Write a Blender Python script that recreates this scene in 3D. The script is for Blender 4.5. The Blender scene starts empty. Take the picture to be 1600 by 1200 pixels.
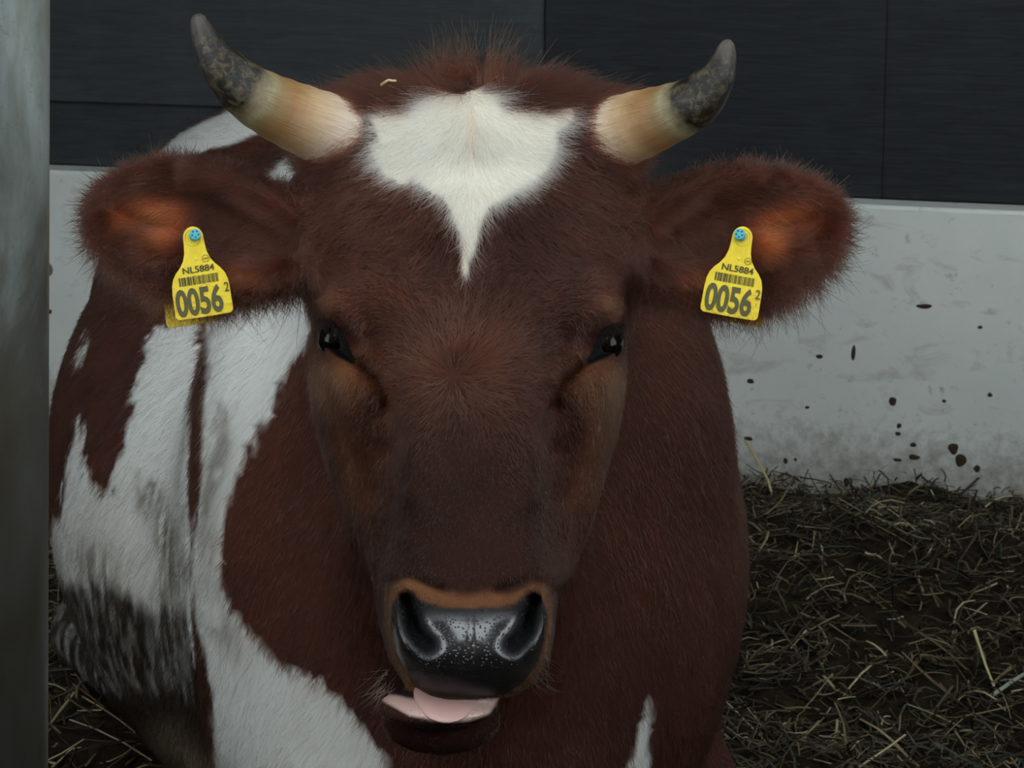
import bpy, bmesh, math, random
import numpy as np
import openvdb as vdb
from mathutils import Vector, Matrix

# ------------------------------------------------------------------ scene, camera, light
scene = bpy.context.scene
COL = scene.collection
rng = np.random.default_rng(7)
random.seed(7)

FPX = 3800.0                       # focal length in pixels of the 1600 px wide frame
PITCH = 0.199                      # camera looks down by 11.4 degrees
CAM = np.array([0.0, 0.0, 1.2])
FWD = np.array([0.0, math.cos(PITCH), -math.sin(PITCH)])
UPV = np.array([0.0, math.sin(PITCH), math.cos(PITCH)])
RGT = np.array([1.0, 0.0, 0.0])

cam_d = bpy.data.cameras.new('camera')
cam_d.sensor_width = 36.0
cam_d.lens = FPX / 1600.0 * 36.0
cam_d.clip_start = 0.05
cam_d.clip_end = 200
cam_d.dof.use_dof = True
cam_d.dof.focus_distance = 1.86
cam_d.dof.aperture_fstop = 45.0
cam = bpy.data.objects.new('camera', cam_d)
cam.location = CAM
cam.rotation_euler = (math.pi / 2 - PITCH, 0, 0)
COL.objects.link(cam)
scene.camera = cam

world = bpy.data.worlds.new('overcast_sky')
scene.world = world
world.use_nodes = True
wn = world.node_tree.nodes
wn['Background'].inputs[0].default_value = (0.86, 0.94, 0.97, 1)
wn['Background'].inputs[1].default_value = 1.0

scene.view_settings.view_transform = 'Standard'
scene.view_settings.look = 'None'
scene.view_settings.gamma = 1.0
scene.view_settings.use_curve_mapping = False
scene.view_settings.exposure = 2.0

# ------------------------------------------------------------------ helpers
def at(px, py, d):
    """a point seen at pixel (px, py) of the photograph, d metres deep"""
    return CAM + FWD * d + RGT * ((px - 800.0) / FPX * d) + UPV * ((600.0 - py) / FPX * d)

def project(P):
    q = P - CAM
    d = q @ FWD
    dd = np.maximum(d, 0.2)
    return 800.0 + FPX * q[..., 0] / dd, 600.0 - FPX * (q @ UPV) / dd, d

def srgb(r, g, b):
    def c(v):
        v = v / 255.0
        return v / 12.92 if v <= 0.04045 else ((v + 0.055) / 1.055) ** 2.4
    return np.array([c(r), c(g), c(b)])

def smin(a, b, k):
    h = np.maximum(k - np.abs(a - b), 0.0) / k
    return np.minimum(a, b) - h * h * k * 0.25

def smax(a, b, k):
    return -smin(-a, -b, k)

def sstep(a, b, x):
    t = np.clip((x - a) / (b - a), 0, 1)
    return t * t * (3 - 2 * t)

_perm = np.random.default_rng(3).random(4096)
def vnoise(P, freq):
    """value noise in 0..1 at points P (N,3)"""
    q = P * freq
    i = np.floor(q).astype(np.int64)
    f = q - i
    f = f * f * (3 - 2 * f)
    out = np.zeros(len(P))
    for dx in (0, 1):
        for dy in (0, 1):
            for dz in (0, 1):
                h = ((i[:, 0] + dx) * 73856093 ^ (i[:, 1] + dy) * 19349663 ^ (i[:, 2] + dz) * 83492791) & 4095
                w = (f[:, 0] if dx else 1 - f[:, 0]) * (f[:, 1] if dy else 1 - f[:, 1]) * (f[:, 2] if dz else 1 - f[:, 2])
                out += _perm[h] * w
    return out

# --- materials
def new_mat(name):
    m = bpy.data.materials.new(name)
    m.use_nodes = True
    nt = m.node_tree
    return m, nt, nt.nodes['Principled BSDF']

def node(nt, kind, **props):
    n = nt.nodes.new(kind)
    for k, v in props.items():
        setattr(n, k, v)
    return n

def ramp(nt, fac, stops):
    r = node(nt, 'ShaderNodeValToRGB')
    el = r.color_ramp.elements
    while len(el) < len(stops):
        el.new(0.5)
    for e, (p, c) in zip(el, stops):
        e.position = p
        e.color = (c[0], c[1], c[2], 1)
    nt.links.new(fac, r.inputs[0])
    return r.outputs[0]

def noise_tex(nt, vec, scale, detail=4, rough=0.55, dist=0.0):
    n = node(nt, 'ShaderNodeTexNoise')
    n.inputs['Scale'].default_value = scale
    n.inputs['Detail'].default_value = detail
    n.inputs['Roughness'].default_value = rough
    n.inputs['Distortion'].default_value = dist
    if vec is not None:
        nt.links.new(vec, n.inputs['Vector'])
    return n.outputs['Fac']

def obj_coords(nt, scale=(1, 1, 1)):
    tc = node(nt, 'ShaderNodeTexCoord')
    mp = node(nt, 'ShaderNodeMapping')
    mp.inputs['Scale'].default_value = scale
    nt.links.new(tc.outputs['Object'], mp.inputs['Vector'])
    return mp.outputs['Vector']

def mix(nt, fac, a, b, blend='MIX'):
    n = node(nt, 'ShaderNodeMix', data_type='RGBA', blend_type=blend)
    for sock, v in ((n.inputs['Factor'], fac), (n.inputs['A'], a), (n.inputs['B'], b)):
        if hasattr(v, 'is_output'):
            nt.links.new(v, sock)
        elif sock.type == 'RGBA':
            sock.default_value = (v[0], v[1], v[2], 1)
        else:
            sock.default_value = v
    return n.outputs['Result']

def bump(nt, bs, height, strength, dist):
    b = node(nt, 'ShaderNodeBump')
    b.inputs['Strength'].default_value = strength
    b.inputs['Distance'].default_value = dist
    nt.links.new(height, b.inputs['Height'])
    nt.links.new(b.outputs['Normal'], bs.inputs['Normal'])

def plain_mat(name, col, rough=0.6, metal=0.0, spec=0.5):
    m, nt, bs = new_mat(name)
    bs.inputs['Base Color'].default_value = (col[0], col[1], col[2], 1)
    bs.inputs['Roughness'].default_value = rough
    bs.inputs['Metallic'].default_value = metal
    bs.inputs['Specular IOR Level'].default_value = spec
    return m

# --- objects
def link(o, parent=None):
    COL.objects.link(o)
    if parent is not None:
        o.parent = parent
        o.matrix_parent_inverse = parent.matrix_world.inverted()
    return o

def mesh_obj(name, verts, faces, mat=None, parent=None, smooth=False):
    me = bpy.data.meshes.new(name)
    me.from_pydata([tuple(v) for v in verts], [], [tuple(f) for f in faces])
    me.update()
    if smooth:
        me.shade_smooth()
    if mat:
        me.materials.append(mat)
    return link(bpy.data.objects.new(name, me), parent)

def bm_obj(name, bm, mat=None, parent=None, smooth=False):
    me = bpy.data.meshes.new(name)
    bm.to_mesh(me)
    bm.free()
    if smooth:
        me.shade_smooth()
    if mat:
        me.materials.append(mat)
    return link(bpy.data.objects.new(name, me), parent)

def empty(name, loc):
    o = bpy.data.objects.new(name, None)
    o.location = tuple(loc)
    o.empty_display_size = 0.1
    COL.objects.link(o)
    bpy.context.view_layer.update()
    return o

def tag(o, label=None, category=None, group=None, kind=None):
    if label: o['label'] = label
    if category: o['category'] = category
    if group: o['group'] = group
    if kind: o['kind'] = kind
    return o

def np_mesh(name, V, F, mat, parent=None, smooth=True):
    """mesh from numpy arrays; F is (n,3) or (n,4)"""
    me = bpy.data.meshes.new(name)
    k = F.shape[1]
    me.vertices.add(len(V))
    me.vertices.foreach_set('co', V.astype(np.float32).ravel())
    me.loops.add(F.size)
    me.loops.foreach_set('vertex_index', F.astype(np.int32).ravel())
    me.polygons.add(len(F))
    me.polygons.foreach_set('loop_start', (np.arange(len(F)) * k).astype(np.int32))
    me.update(calc_edges=True)
    me.validate()
    if smooth:
        me.shade_smooth()
    if mat:
        me.materials.append(mat)
    return link(bpy.data.objects.new(name, me), parent)

def set_color(me, name, C):
    a = me.attributes.new(name, 'FLOAT_COLOR', 'POINT')
    buf = np.ones((len(C), 4), np.float32)
    buf[:, :3] = C
    a.data.foreach_set('color', buf.ravel())

def set_float(me, name, v):
    a = me.attributes.new(name, 'FLOAT', 'POINT')
    a.data.foreach_set('value', v.astype(np.float32))

def hair_obj(name, pts, radius, color, mat, parent):
    """pts (N,K,3), radius (N,K), color (N,3)"""
    N, K = pts.shape[:2]
    cu = bpy.data.hair_curves.new(name)
    cu.add_curves([K] * N)
    cu.attributes['position'].data.foreach_set('vector', pts.astype(np.float32).ravel())
    r = cu.attributes.get('radius') or cu.attributes.new('radius', 'FLOAT', 'POINT')
    r.data.foreach_set('value', radius.astype(np.float32).ravel())
    a = cu.attributes.new('coat', 'FLOAT_COLOR', 'POINT')
    buf = np.ones((N, K, 4), np.float32)
    buf[:, :, :3] = color[:, None, :] if color.ndim == 2 else color
    a.data.foreach_set('color', buf.ravel())
    cu.materials.append(mat)
    return link(bpy.data.objects.new(name, cu), parent)

# ------------------------------------------------------------------ the barn
# the rear wall runs oblique: farther away on the pole's side
WL = at(130, 258, 5.35)
WR = at(1500, 316, 4.72)
wdir = np.array([WR[0] - WL[0], WR[1] - WL[1], 0.0])
wlen = np.linalg.norm(wdir)
wdir /= wlen
wnrm = np.array([wdir[1], -wdir[0], 0.0])          # towards the camera
if wnrm[1] > 0: wnrm = -wnrm
BOARD_TOP = 0.5 * (WL[2] + WR[2])
W0 = np.array([WL[0], WL[1], 0.0])

def wall_pt(px, py, off=0.0):
    """wall coordinates (s along the wall, z) of a pixel"""
    r = FWD + RGT * ((px - 800) / FPX) + UPV * ((600 - py) / FPX)
    t = ((W0 - CAM) @ wnrm) / (r @ wnrm)
    P = CAM + r * t
    return (P - W0) @ wdir, P[2]

WM = Matrix(((wdir[0], -wnrm[0], 0, W0[0]), (wdir[1], -wnrm[1], 0, W0[1]), (0, 0, 1, 0), (0, 0, 0, 1)))
# local wall frame: x along the wall, y away from the camera, z up

def wall_box(name, s0, s1, y0, y1, z0, z1, mat, parent=None, bevel=0.0):
    bm = bmesh.new()
    bmesh.ops.create_cube(bm, size=1.0)
    for v in bm.verts:
        v.co = Vector((s0 + (v.co.x + .5) * (s1 - s0), y0 + (v.co.y + .5) * (y1 - y0), z0 + (v.co.z + .5) * (z1 - z0)))
    if bevel:
        bmesh.ops.bevel(bm, geom=bm.edges[:], offset=bevel, segments=2, affect='EDGES')
    o = bm_obj(name, bm, mat)
    if parent is None:
        o.matrix_world = WM
    else:
        o.parent = parent
    return o

def black_ply(name, base, dark):
    m, nt, bs = new_mat(name)
    v = obj_coords(nt, (1.2, 1, 14))
    g = noise_tex(nt, v, 6.0, 6, 0.65, 0.8)
    v2 = obj_coords(nt, (1, 1, 1))
    b = noise_tex(nt, v2, 5.0, 5, 0.6)
    c1 = ramp(nt, g, [(0.30, dark), (0.62, base), (0.85, base * 1.6)])
    sp = node(nt, 'ShaderNodeTexVoronoi')
    sp.inputs['Scale'].default_value = 9.0
    nt.links.new(v2, sp.inputs['Vector'])
    spot = ramp(nt, sp.outputs['Distance'], [(0.0, (1, 1, 1)), (0.035, (1, 1, 1)), (0.06, (0, 0, 0))])
    c2 = mix(nt, spot, c1, srgb(58, 42, 26))
    c3 = mix(nt, ramp(nt, b, [(0.5, (0, 0, 0)), (0.8, (0.35, 0.35, 0.35))]), c2, base * 2.0)
    nt.links.new(c3, bs.inputs['Base Color'])
    bs.inputs['Roughness'].default_value = 0.62
    bs.inputs['Specular IOR Level'].default_value = 0.25
    bump(nt, bs, g, 0.35, 0.004)
    return m

M_ply_dark = black_ply('black_plywood', srgb(41, 44, 49), srgb(28, 30, 34))
M_ply_grey = black_ply('grey_black_panel', srgb(61, 66, 68), srgb(52, 56, 58))
M_ply_low = black_ply('dark_panel_strip', srgb(54, 58, 62), srgb(42, 45, 49))

def concrete_mat():
    m, nt, bs = new_mat('whitewashed_concrete')
    v = obj_coords(nt)
    big = noise_tex(nt, v, 2.2, 5, 0.6)
    fine = noise_tex(nt, v, 40, 5, 0.7)
    mid = noise_tex(nt, obj_coords(nt, (1, 1, 2.2)), 9, 6, 0.65, 0.6)
    base = ramp(nt, big, [(0.3, srgb(220, 225, 221)), (0.7, srgb(238, 241, 236))])
    c = mix(nt, ramp(nt, mid, [(0.56, (0, 0, 0)), (0.75, (0.5, 0.5, 0.5))]), base, srgb(150, 138, 118))
    c = mix(nt, ramp(nt, fine, [(0.62, (0, 0, 0)), (0.78, (0.7, 0.7, 0.7))]), c, srgb(120, 112, 100))
    sep = node(nt, 'ShaderNodeSeparateXYZ')
    nt.links.new(v, sep.inputs[0])
    # splashed dirt gets thicker towards the bedding: a real stain, broken up by noise
    add = node(nt, 'ShaderNodeMath', operation='MULTIPLY_ADD')
    nt.links.new(fine, add.inputs[0]); add.inputs[1].default_value = 0.30
    nt.links.new(sep.outputs['Z'], add.inputs[2])
    low = ramp(nt, add.outputs[0], [(0.18, (0.75, 0.75, 0.75)), (0.34, (0, 0, 0))])
    c = mix(nt, low, c, srgb(110, 98, 80))
    nt.links.new(c, bs.inputs['Base Color'])
    bs.inputs['Roughness'].default_value = 0.85
    bs.inputs['Specular IOR Level'].default_value = 0.2
    bump(nt, bs, fine, 0.3, 0.003)
    return m
M_conc = concrete_mat()
M_grey = plain_mat('grey_plug', srgb(110, 112, 112), 0.7)
M_dung = plain_mat('dried_dung', srgb(62, 47, 32), 0.9)

# wall: load-bearing backing, panels, whitewashed kickboard
s_seam, _ = wall_pt(856, 40)
s_seam2, _ = wall_pt(1386, 150)
_, z_strip = wall_pt(150, 158)
wall = wall_box('wall_back', -4.0, 6.0, 0.0, 0.20, -0.3, 3.7, M_ply_low)
tag(wall, 'dark barn rear wall clad with black plywood panels', 'wall', kind='structure')
PB = BOARD_TOP + 0.003
for (a, b, z0, z1, mt, y0) in (
        (-4.0, s_seam - .0005, z_strip, 2.2, M_ply_grey, -0.030),
        (-4.0, s_seam - .0005, PB, z_strip - .0, M_ply_low, -0.016),
        (s_seam + .0005, s_seam2 - .0005, PB, 2.2, M_ply_dark, -0.020),
        (s_seam2 + .0005, 6.0, PB, 2.2, M_ply_dark, -0.022)):
    wall_box('panel', a, b, y0, -0.0005, z0, z1, mt, wall, 0.002)
board = wall_box('concrete_kickboard', -4.0, 6.0, -0.11, -0.0005, -0.3, BOARD_TOP, M_conc, None, 0.008)
tag(board, 'low whitewashed concrete kickboard along the rear wall, dirty and splashed', 'kickboard', kind='structure')

def blob(name, s, z, rs, rz, y, thick, mat, parent, seed, n=14):
    """a raised irregular dab on the wall's face, with a domed front"""
    r = random.Random(seed)
    vs, fs = [(s, y - thick, z)], []
    ph = [r.uniform(.65, 1.2) for _ in range(n)]
    for ring, (k, t) in enumerate(((0.6, 0.8), (1.0, 0.0))):
        for i in range(n):
            a = 2 * math.pi * i / n
            q = 0.5 * ph[i] + 0.25 * (ph[i - 1] + ph[(i + 1) % n])
            vs.append((s + rs * k * q * math.cos(a), y - thick * t, z + rz * k * q * math.sin(a)))
    for i in range(n):
        j = (i + 1) % n
        fs.append((0, 1 + j, 1 + i))
        fs.append((1 + i, 1 + j, 1 + n + j, 1 + n + i))
    o = mesh_obj(name, vs, fs, mat, None, True)
    o.parent = parent
    return o

def on_board(px, py):
    s, z = wall_pt(px, py)
    return s, z
s, z = on_board(112, 410)
bm = bmesh.new()
bmesh.ops.create_cone(bm, cap_ends=True, segments=28, radius1=.0165, radius2=.015, depth=.008,
                      matrix=Matrix.Translation((s, -.113, z)) @ Matrix.Rotation(math.pi / 2, 4, 'X'))
plug = bm_obj('bolt_plug', bm, M_grey, None, True)
plug.parent = board
plug['label'] = 'round grey plug in the whitewashed board'
for i, (px, py, w, h) in enumerate((
        (1515, 700, 9, 11), (1504, 683, 9, 10), (1444, 696, 9, 5), (1540, 713, 6, 6), (1420, 660, 5, 4), (1421, 648, 4, 4),
        (1411, 610, 6, 8), (1193, 580, 7, 5), (1299, 542, 6, 4), (1190, 668, 8, 4), (1247, 702, 4, 5), (1545, 497, 4, 3),
        (1222, 477, 8, 6), (1351, 537, 4, 14), (1460, 465, 14, 4), (1443, 677, 5, 4), (1490, 610, 4, 3), (1340, 735, 5, 8),
        (1418, 700, 8, 3), (1262, 700, 3, 3), (96, 498, 9, 6), (117, 475, 5, 5), (1560, 600, 4, 4), (1280, 620, 4, 3))):
    s, z = on_board(px, py)
    k = 1.0 / 0.78 / 1000
    blob('dirt_splash', s, z, w * k, h * k, -.1098, .003, M_dung, board, i)

# floor slab, roof, side walls: what the barn needs to shade itself
M_wood = plain_mat('weathered_boards', srgb(92, 84, 76), 0.85)
M_floor = plain_mat('barn_floor', srgb(52, 45, 38), 0.95)
def box(name, p0, p1, mat, parent=None, bevel=0):
    bm = bmesh.new()
    bmesh.ops.create_cube(bm, size=1.0)
    for v in bm.verts:
        v.co = Vector([p0[i] + (v.co[i] + .5) * (p1[i] - p0[i]) for i in range(3)])
    if bevel:
        bmesh.ops.bevel(bm, geom=bm.edges[:], offset=bevel, segments=2, affect='EDGES')
    return bm_obj(name, bm, mat, parent)
tag(box('floor', (-3.4, -3.0, -0.35), (3.4, 8.0, -0.12), M_floor), 'barn floor slab under the straw bedding', 'floor', kind='structure')
ROOF_Y = 1.7
tag(box('ceiling', (-3.4, ROOF_Y, 3.7), (3.4, 8.0, 3.8), M_wood), 'low barn roof over the straw pen', 'ceiling', kind='structure')
for nm, x0, x1 in (('ceiling_left', -3.4, -1.2), ('ceiling_right', 1.2, 3.4)):  # unseen slabs, added to narrow the sky opening
    tag(box(nm, (x0, -2.6, 3.7), (x1, ROOF_Y, 3.8), M_wood), 'unseen roof slab added to narrow the light from above, ' + nm[8:] + ' half', 'ceiling', kind='structure')
tag(box('wall_left', (-3.5, 1.2, -0.3), (-3.4, 8.0, 3.7), M_wood), 'boarded side wall of the pen beyond the pole', 'wall', kind='structure')
tag(box('wall_right', (3.4, 1.2, -0.3), (3.5, 8.0, 3.7), M_wood), 'boarded side wall of the pen beyond the straw', 'wall', kind='structure')

barrier = box('shade_board', (-3.3, 1.16, -0.2), (3.3, 1.22, 0.73), M_wood, None, 0.006)  # unseen board, added to keep light off the lower parts
tag(barrier, 'unseen low board added to shade the lower part of the pen', 'barrier', kind='structure')
tag(box('light_block_wall', (-3.5, -2.7, -0.3), (3.5, -2.6, 4.2), M_wood), 'unseen boarded wall added behind the camera to block low light', 'wall', kind='structure')  # unseen, added to block sky light from low angles
# ------------------------------------------------------------------ straw bedding
def ground_z(x, y):
    P = np.stack([x, y, np.zeros_like(x)], -1)
    z = 0.035 + 0.09 * (vnoise(P, 2.1) - .5) + 0.06 * (vnoise(P + 7.7, 5.3) - .5) + 0.04 * (vnoise(P + 3.1, 14.0) - .5) + 0.018 * (vnoise(P + 1.3, 37.0) - .5)
    z += 0.10 * sstep(-0.3, -0.9, x) * sstep(4.4, 3.2, y)
    z += 0.05 * sstep(4.6, 4.0, y)
    return z

M_soil, nt, bs = new_mat('trodden_bedding')
v = obj_coords(nt)
g1 = noise_tex(nt, v, 30, 8, 0.7, 0.6)
c = ramp(nt, g1, [(0.3, srgb(26, 22, 17)), (0.55, srgb(58, 49, 37)), (0.8, srgb(92, 78, 56))])
nt.links.new(c, bs.inputs['Base Color'])
bs.inputs['Roughness'].default_value = 0.95
bs.inputs['Specular IOR Level'].default_value = 0.1
bump(nt, bs, g1, 1.0, 0.02)

xs = np.arange(-3.3, 3.3, 0.02)
ys = np.arange(-1.2, 6.6, 0.02)
gx, gy = np.meshgrid(xs, ys)
gz = ground_z(gx.ravel(), gy.ravel())
V = np.stack([gx.ravel(), gy.ravel(), gz], -1)
nx = len(xs)
ii = (np.arange(len(ys) - 1)[:, None] * nx + np.arange(nx - 1)[None, :]).ravel()
F = np.stack([ii, ii + 1, ii + nx + 1, ii + nx], -1)
keep = ((V[F[:, 0]] - W0) @ wnrm) > -0.02
bed = np_mesh('bedding_ground', V, F[keep], M_soil)
tag(bed, 'uneven dark trodden bedding under the loose straw', 'ground', kind='stuff')

M_straw, nt, bs = new_mat('straw_stalks')
at_ = node(nt, 'ShaderNodeAttribute', attribute_name='coat')
nt.links.new(at_.outputs['Color'], bs.inputs['Base Color'])
bs.inputs['Roughness'].default_value = 0.6
bs.inputs['Specular IOR Level'].default_value = 0.3

def stalks(P, yaw, tilt, L, w, bend, rng):
    """numpy stalks: triangular prisms of four bent rings"""
    n = len(P)
    d = np.stack([np.cos(yaw) * np.cos(tilt), np.sin(yaw) * np.cos(tilt), np.sin(tilt)], -1)
    side = np.stack([-np.sin(yaw), np.cos(yaw), np.zeros(n)], -1)
    up = np.cross(d, side)
    K = 4
    rings = []
    for k in range(K):
        t = k / (K - 1)
        c = P + d * ((t - .5) * L)[:, None] + up * (bend * 4 * t * (1 - t) * L)[:, None] + side * (bend * .7 * np.sin(3 * t) * L)[:, None]
        ww = w * (1 - .35 * t)
        for a in (0, 2.1, 4.2):
            rings.append(c + side * (ww * math.cos(a))[:, None] + up * (ww * .6 * math.sin(a))[:, None])
    V = np.stack(rings, 1).reshape(-1, 3)
    f = []
    for k in range(K - 1):
        for a in range(3):
            b = (a + 1) % 3
            f.append((k * 3 + a, k * 3 + b, k * 3 + 3 + b, k * 3 + 3 + a))
    f = np.array(f)
    F = (np.arange(n)[:, None, None] * (3 * K) + f[None]).reshape(-1, 4)
    return V, F, 3 * K

def straw_colors(n, rng):
    pal = np.array([srgb(46, 40, 31), srgb(62, 53, 40), srgb(82, 71, 52), srgb(112, 100, 76), srgb(150, 140, 112), srgb(50, 58, 50), srgb(38, 31, 24)])
    pr = np.array([.24, .23, .2, .13, .04, .08, .08])
    return pal[rng.choice(len(pal), n, p=pr)] * rng.uniform(1.2, 2.2, (n, 1))

n = 72000
x = rng.uniform(-2.4, 2.4, n)
y = rng.uniform(1.7, 6.2, n)
P = np.stack([x, y, ground_z(x, y) + rng.uniform(-.004, .03, n)], -1)
ok = ((P - W0) @ wnrm) > 0.135
P = P[ok]; n = len(P)
L = rng.uniform(.02, .11, n) * rng.choice([.5, .9, 1.4], n, p=[.55, .35, .10])
V, F, kk = stalks(P, rng.uniform(0, 6.283, n), rng.normal(.08, .36, n), L, rng.uniform(.0008, .0034, n), rng.normal(0, .13, n), rng)
straw = np_mesh('straw', V, F, M_straw, None, False)
set_color(straw.data, 'coat', np.repeat(straw_colors(n, rng), kk, 0))
tag(straw, 'loose dark straw and manure bedding heaped around the lying cow', 'straw', kind='stuff')

# ------------------------------------------------------------------ the cow: shape fields
D0 = 1.90                                       # depth of the cow's forehead
GX0, GY0, GS = -300.0, -300.0, 4.0
GNX, GNY = 551, 501
_gx, _gy = np.meshgrid(GX0 + GS * np.arange(GNX), GY0 + GS * np.arange(GNY))

def poly_field(pts):
    """signed distance in pixels to a closed outline, negative inside"""
    pts = np.array(pts, float)
    X, Y = _gx.ravel(), _gy.ravel()
    best = np.full(X.shape, 1e12)
    inside = np.zeros(X.shape, bool)
    for a, b in zip(pts, np.roll(pts, -1, 0)):
        e = b - a
        t = np.clip(((X - a[0]) * e[0] + (Y - a[1]) * e[1]) / (e @ e + 1e-9), 0, 1)
        best = np.minimum(best, (X - a[0] - t * e[0]) ** 2 + (Y - a[1] - t * e[1]) ** 2)
        if a[1] != b[1]:
            c = ((a[1] > Y) != (b[1] > Y)) & (X < (b[0] - a[0]) * (Y - a[1]) / (b[1] - a[1]) + a[0])
            inside ^= c
    return (np.sqrt(best) * np.where(inside, -1, 1)).reshape(GNY, GNX)

def line_field(pts):
    """distance in pixels to an open polyline"""
    pts = np.array(pts, float)
    best = np.full(_gx.shape, 1e12)
    for a, b in zip(pts[:-1], pts[1:]):
        e = b - a
        t = np.clip(((_gx - a[0]) * e[0] + (_gy - a[1]) * e[1]) / (e @ e + 1e-9), 0, 1)
        best = np.minimum(best, (_gx - a[0] - t * e[0]) ** 2 + (_gy - a[1] - t * e[1]) ** 2)
    return np.sqrt(best)

def samp(Fd, px, py):
    u = np.clip((px - GX0) / GS, 0, GNX - 1.001)
    v = np.clip((py - GY0) / GS, 0, GNY - 1.001)
    i = u.astype(int); j = v.astype(int)
    a = u - i; b = v - j
    return (Fd[j, i] * (1 - a) + Fd[j, i + 1] * a) * (1 - b) + (Fd[j + 1, i] * (1 - a) + Fd[j + 1, i + 1] * a) * b

def mirror(pts, cx=735.0):
    return [(2 * cx - x, y) for (x, y) in pts]

# relief of the face: (offset from the midline in px, row in px, millimetres towards the viewer)
RELIEF = [
    (0, 90, -112), (110, 100, -118), (0, 130, -82), (110, 130, -86), (190, 150, -108),
    (0, 180, -57), (110, 180, -62), (190, 185, -80), (240, 210, -118),
    (0, 250, -38), (120, 250, -43), (200, 250, -56), (250, 260, -92),
    (0, 330, -20), (120, 330, -25), (200, 330, -38), (245, 330, -66), (275, 330, -120),
    (0, 420, -3), (100, 420, -6), (165, 420, -17), (212, 420, -34), (248, 420, -66), (266, 420, -120),
    (0, 480, 7), (90, 480, 3), (150, 480, -6), (195, 478, -14), (232, 478, -38), (250, 480, -84), (262, 480, -120),
    (0, 530, 16), (80, 530, 11), (120, 530, -4), (150, 530, -20), (185, 530, -29), (220, 530, -46), (242, 530, -74), (258, 530, -120),
    (0, 585, 25), (75, 585, 20), (112, 585, 4), (135, 585, -20), (175, 585, -25), (210, 585, -38), (240, 585, -66), (258, 585, -120),
    (0, 640, 33), (78, 640, 28), (108, 640, 14), (128, 640, -16), (165, 640, -26), (205, 640, -42), (238, 640, -80),
    (0, 700, 43), (80, 700, 38), (105, 700, 24), (124, 700, -22), (158, 700, -44), (195, 700, -62), (230, 700, -105),
    (0, 770, 54), (80, 770, 50), (103, 770, 38), (120, 770, -14), (145, 770, -58), (180, 770, -82), (212, 770, -120),
    (0, 840, 66), (78, 840, 62), (102, 840, 50), (118, 840, 4), (138, 840, -50), (165, 840, -92), (195, 840, -125),
    (0, 895, 77), (85, 895, 75), (116, 895, 60), (130, 895, 28), (150, 895, -50),
    (0, 935, 79), (60, 935, 81), (100, 935, 83), (120, 940, 72), (132, 940, 40), (145, 940, -20),
    (0, 975, 88), (35, 975, 87.5), (65, 975, 84), (95, 975, 81), (118, 975, 76), (132, 980, 42), (145, 980, -20),
    (0, 1020, 98), (35, 1020, 97), (65, 1020, 92), (95, 1020, 82), (114, 1020, 70), (128, 1020, 40), (142, 1020, -20),
    (0, 1060, 92), (55, 1060, 85), (90, 1060, 72), (110, 1060, 48), (128, 1060, 0),
    (0, 1090, 72), (55, 1090, 66), (90, 1090, 44), (115, 1090, -10),
    (0, 1130, 10), (60, 1130, 4), (110, 1130, -50),
]
def tps(ctrl, X, Y):
    P = np.array([(x, y) for (x, y, _) in ctrl]) / 100.0
    w = np.array([z for (_, _, z) in ctrl], float)
    n = len(P)
    def U(r2):
        return np.where(r2 > 1e-12, r2 * np.log(r2 + 1e-12), 0.0)
    r2 = ((P[:, None] - P[None]) ** 2).sum(-1)
    A = np.zeros((n + 3, n + 3))
    A[:n, :n] = U(r2) + 0.004 * np.eye(n)
    A[:n, n] = 1; A[:n, n + 1:] = P
    A[n, :n] = 1; A[n + 1:, :n] = P.T
    c = np.linalg.solve(A, np.concatenate([w, np.zeros(3)]))
    out = c[n] + c[n + 1] * X / 100 + c[n + 2] * Y / 100
    for k in range(n):
        out += c[k] * U((X / 100 - P[k, 0]) ** 2 + (Y / 100 - P[k, 1]) ** 2)
    return out

ctrl = []
for (dx, y, w) in RELIEF:
    ctrl.append((735 + dx, y, w))
    if dx:
        ctrl.append((735 - dx, y, w))
jx = np.clip(_gx, 440, 1030)
jy = np.clip(_gy, 80, 1135)
i0, i1 = int((430 - GX0) / GS), int((1040 - GX0) / GS) + 1
j0, j1 = int((70 - GY0) / GS), int((1145 - GY0) / GS) + 1
sub = tps(ctrl, jx[j0:j1, i0:i1], jy[j0:j1, i0:i1])
WF = np.zeros((GNY, GNX))
WF[j0:j1, i0:i1] = sub
WF[:, :i0] = WF[:, i0:i0 + 1]; WF[:, i1:] = WF[:, i1 - 1:i1]
WF[:j0] = WF[j0:j0 + 1]; WF[j1:] = WF[j1 - 1:j1]
WF = np.clip(WF, -150, 110)

def ga(d, s):
    return np.exp(-(d / s) ** 2)

# eyes
EYE_L = [(494, 499), (504, 497), (517, 503), (529, 515), (540, 534), (549, 555), (553, 566), (541, 561), (526, 553), (513, 543), (506, 528), (501, 512)]
EYE_R = [(976, 507), (964, 506), (951, 511), (940, 522), (932, 538), (924, 556), (918, 567), (930, 562), (946, 557), (959, 549), (968, 535), (972, 520)]
eyeL, eyeR = poly_field(EYE_L), poly_field(EYE_R)
for e in (eyeL, eyeR):
    WF += 3.5 * ga(e - 5, 6) - 15 * sstep(3, -6, e)
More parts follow.
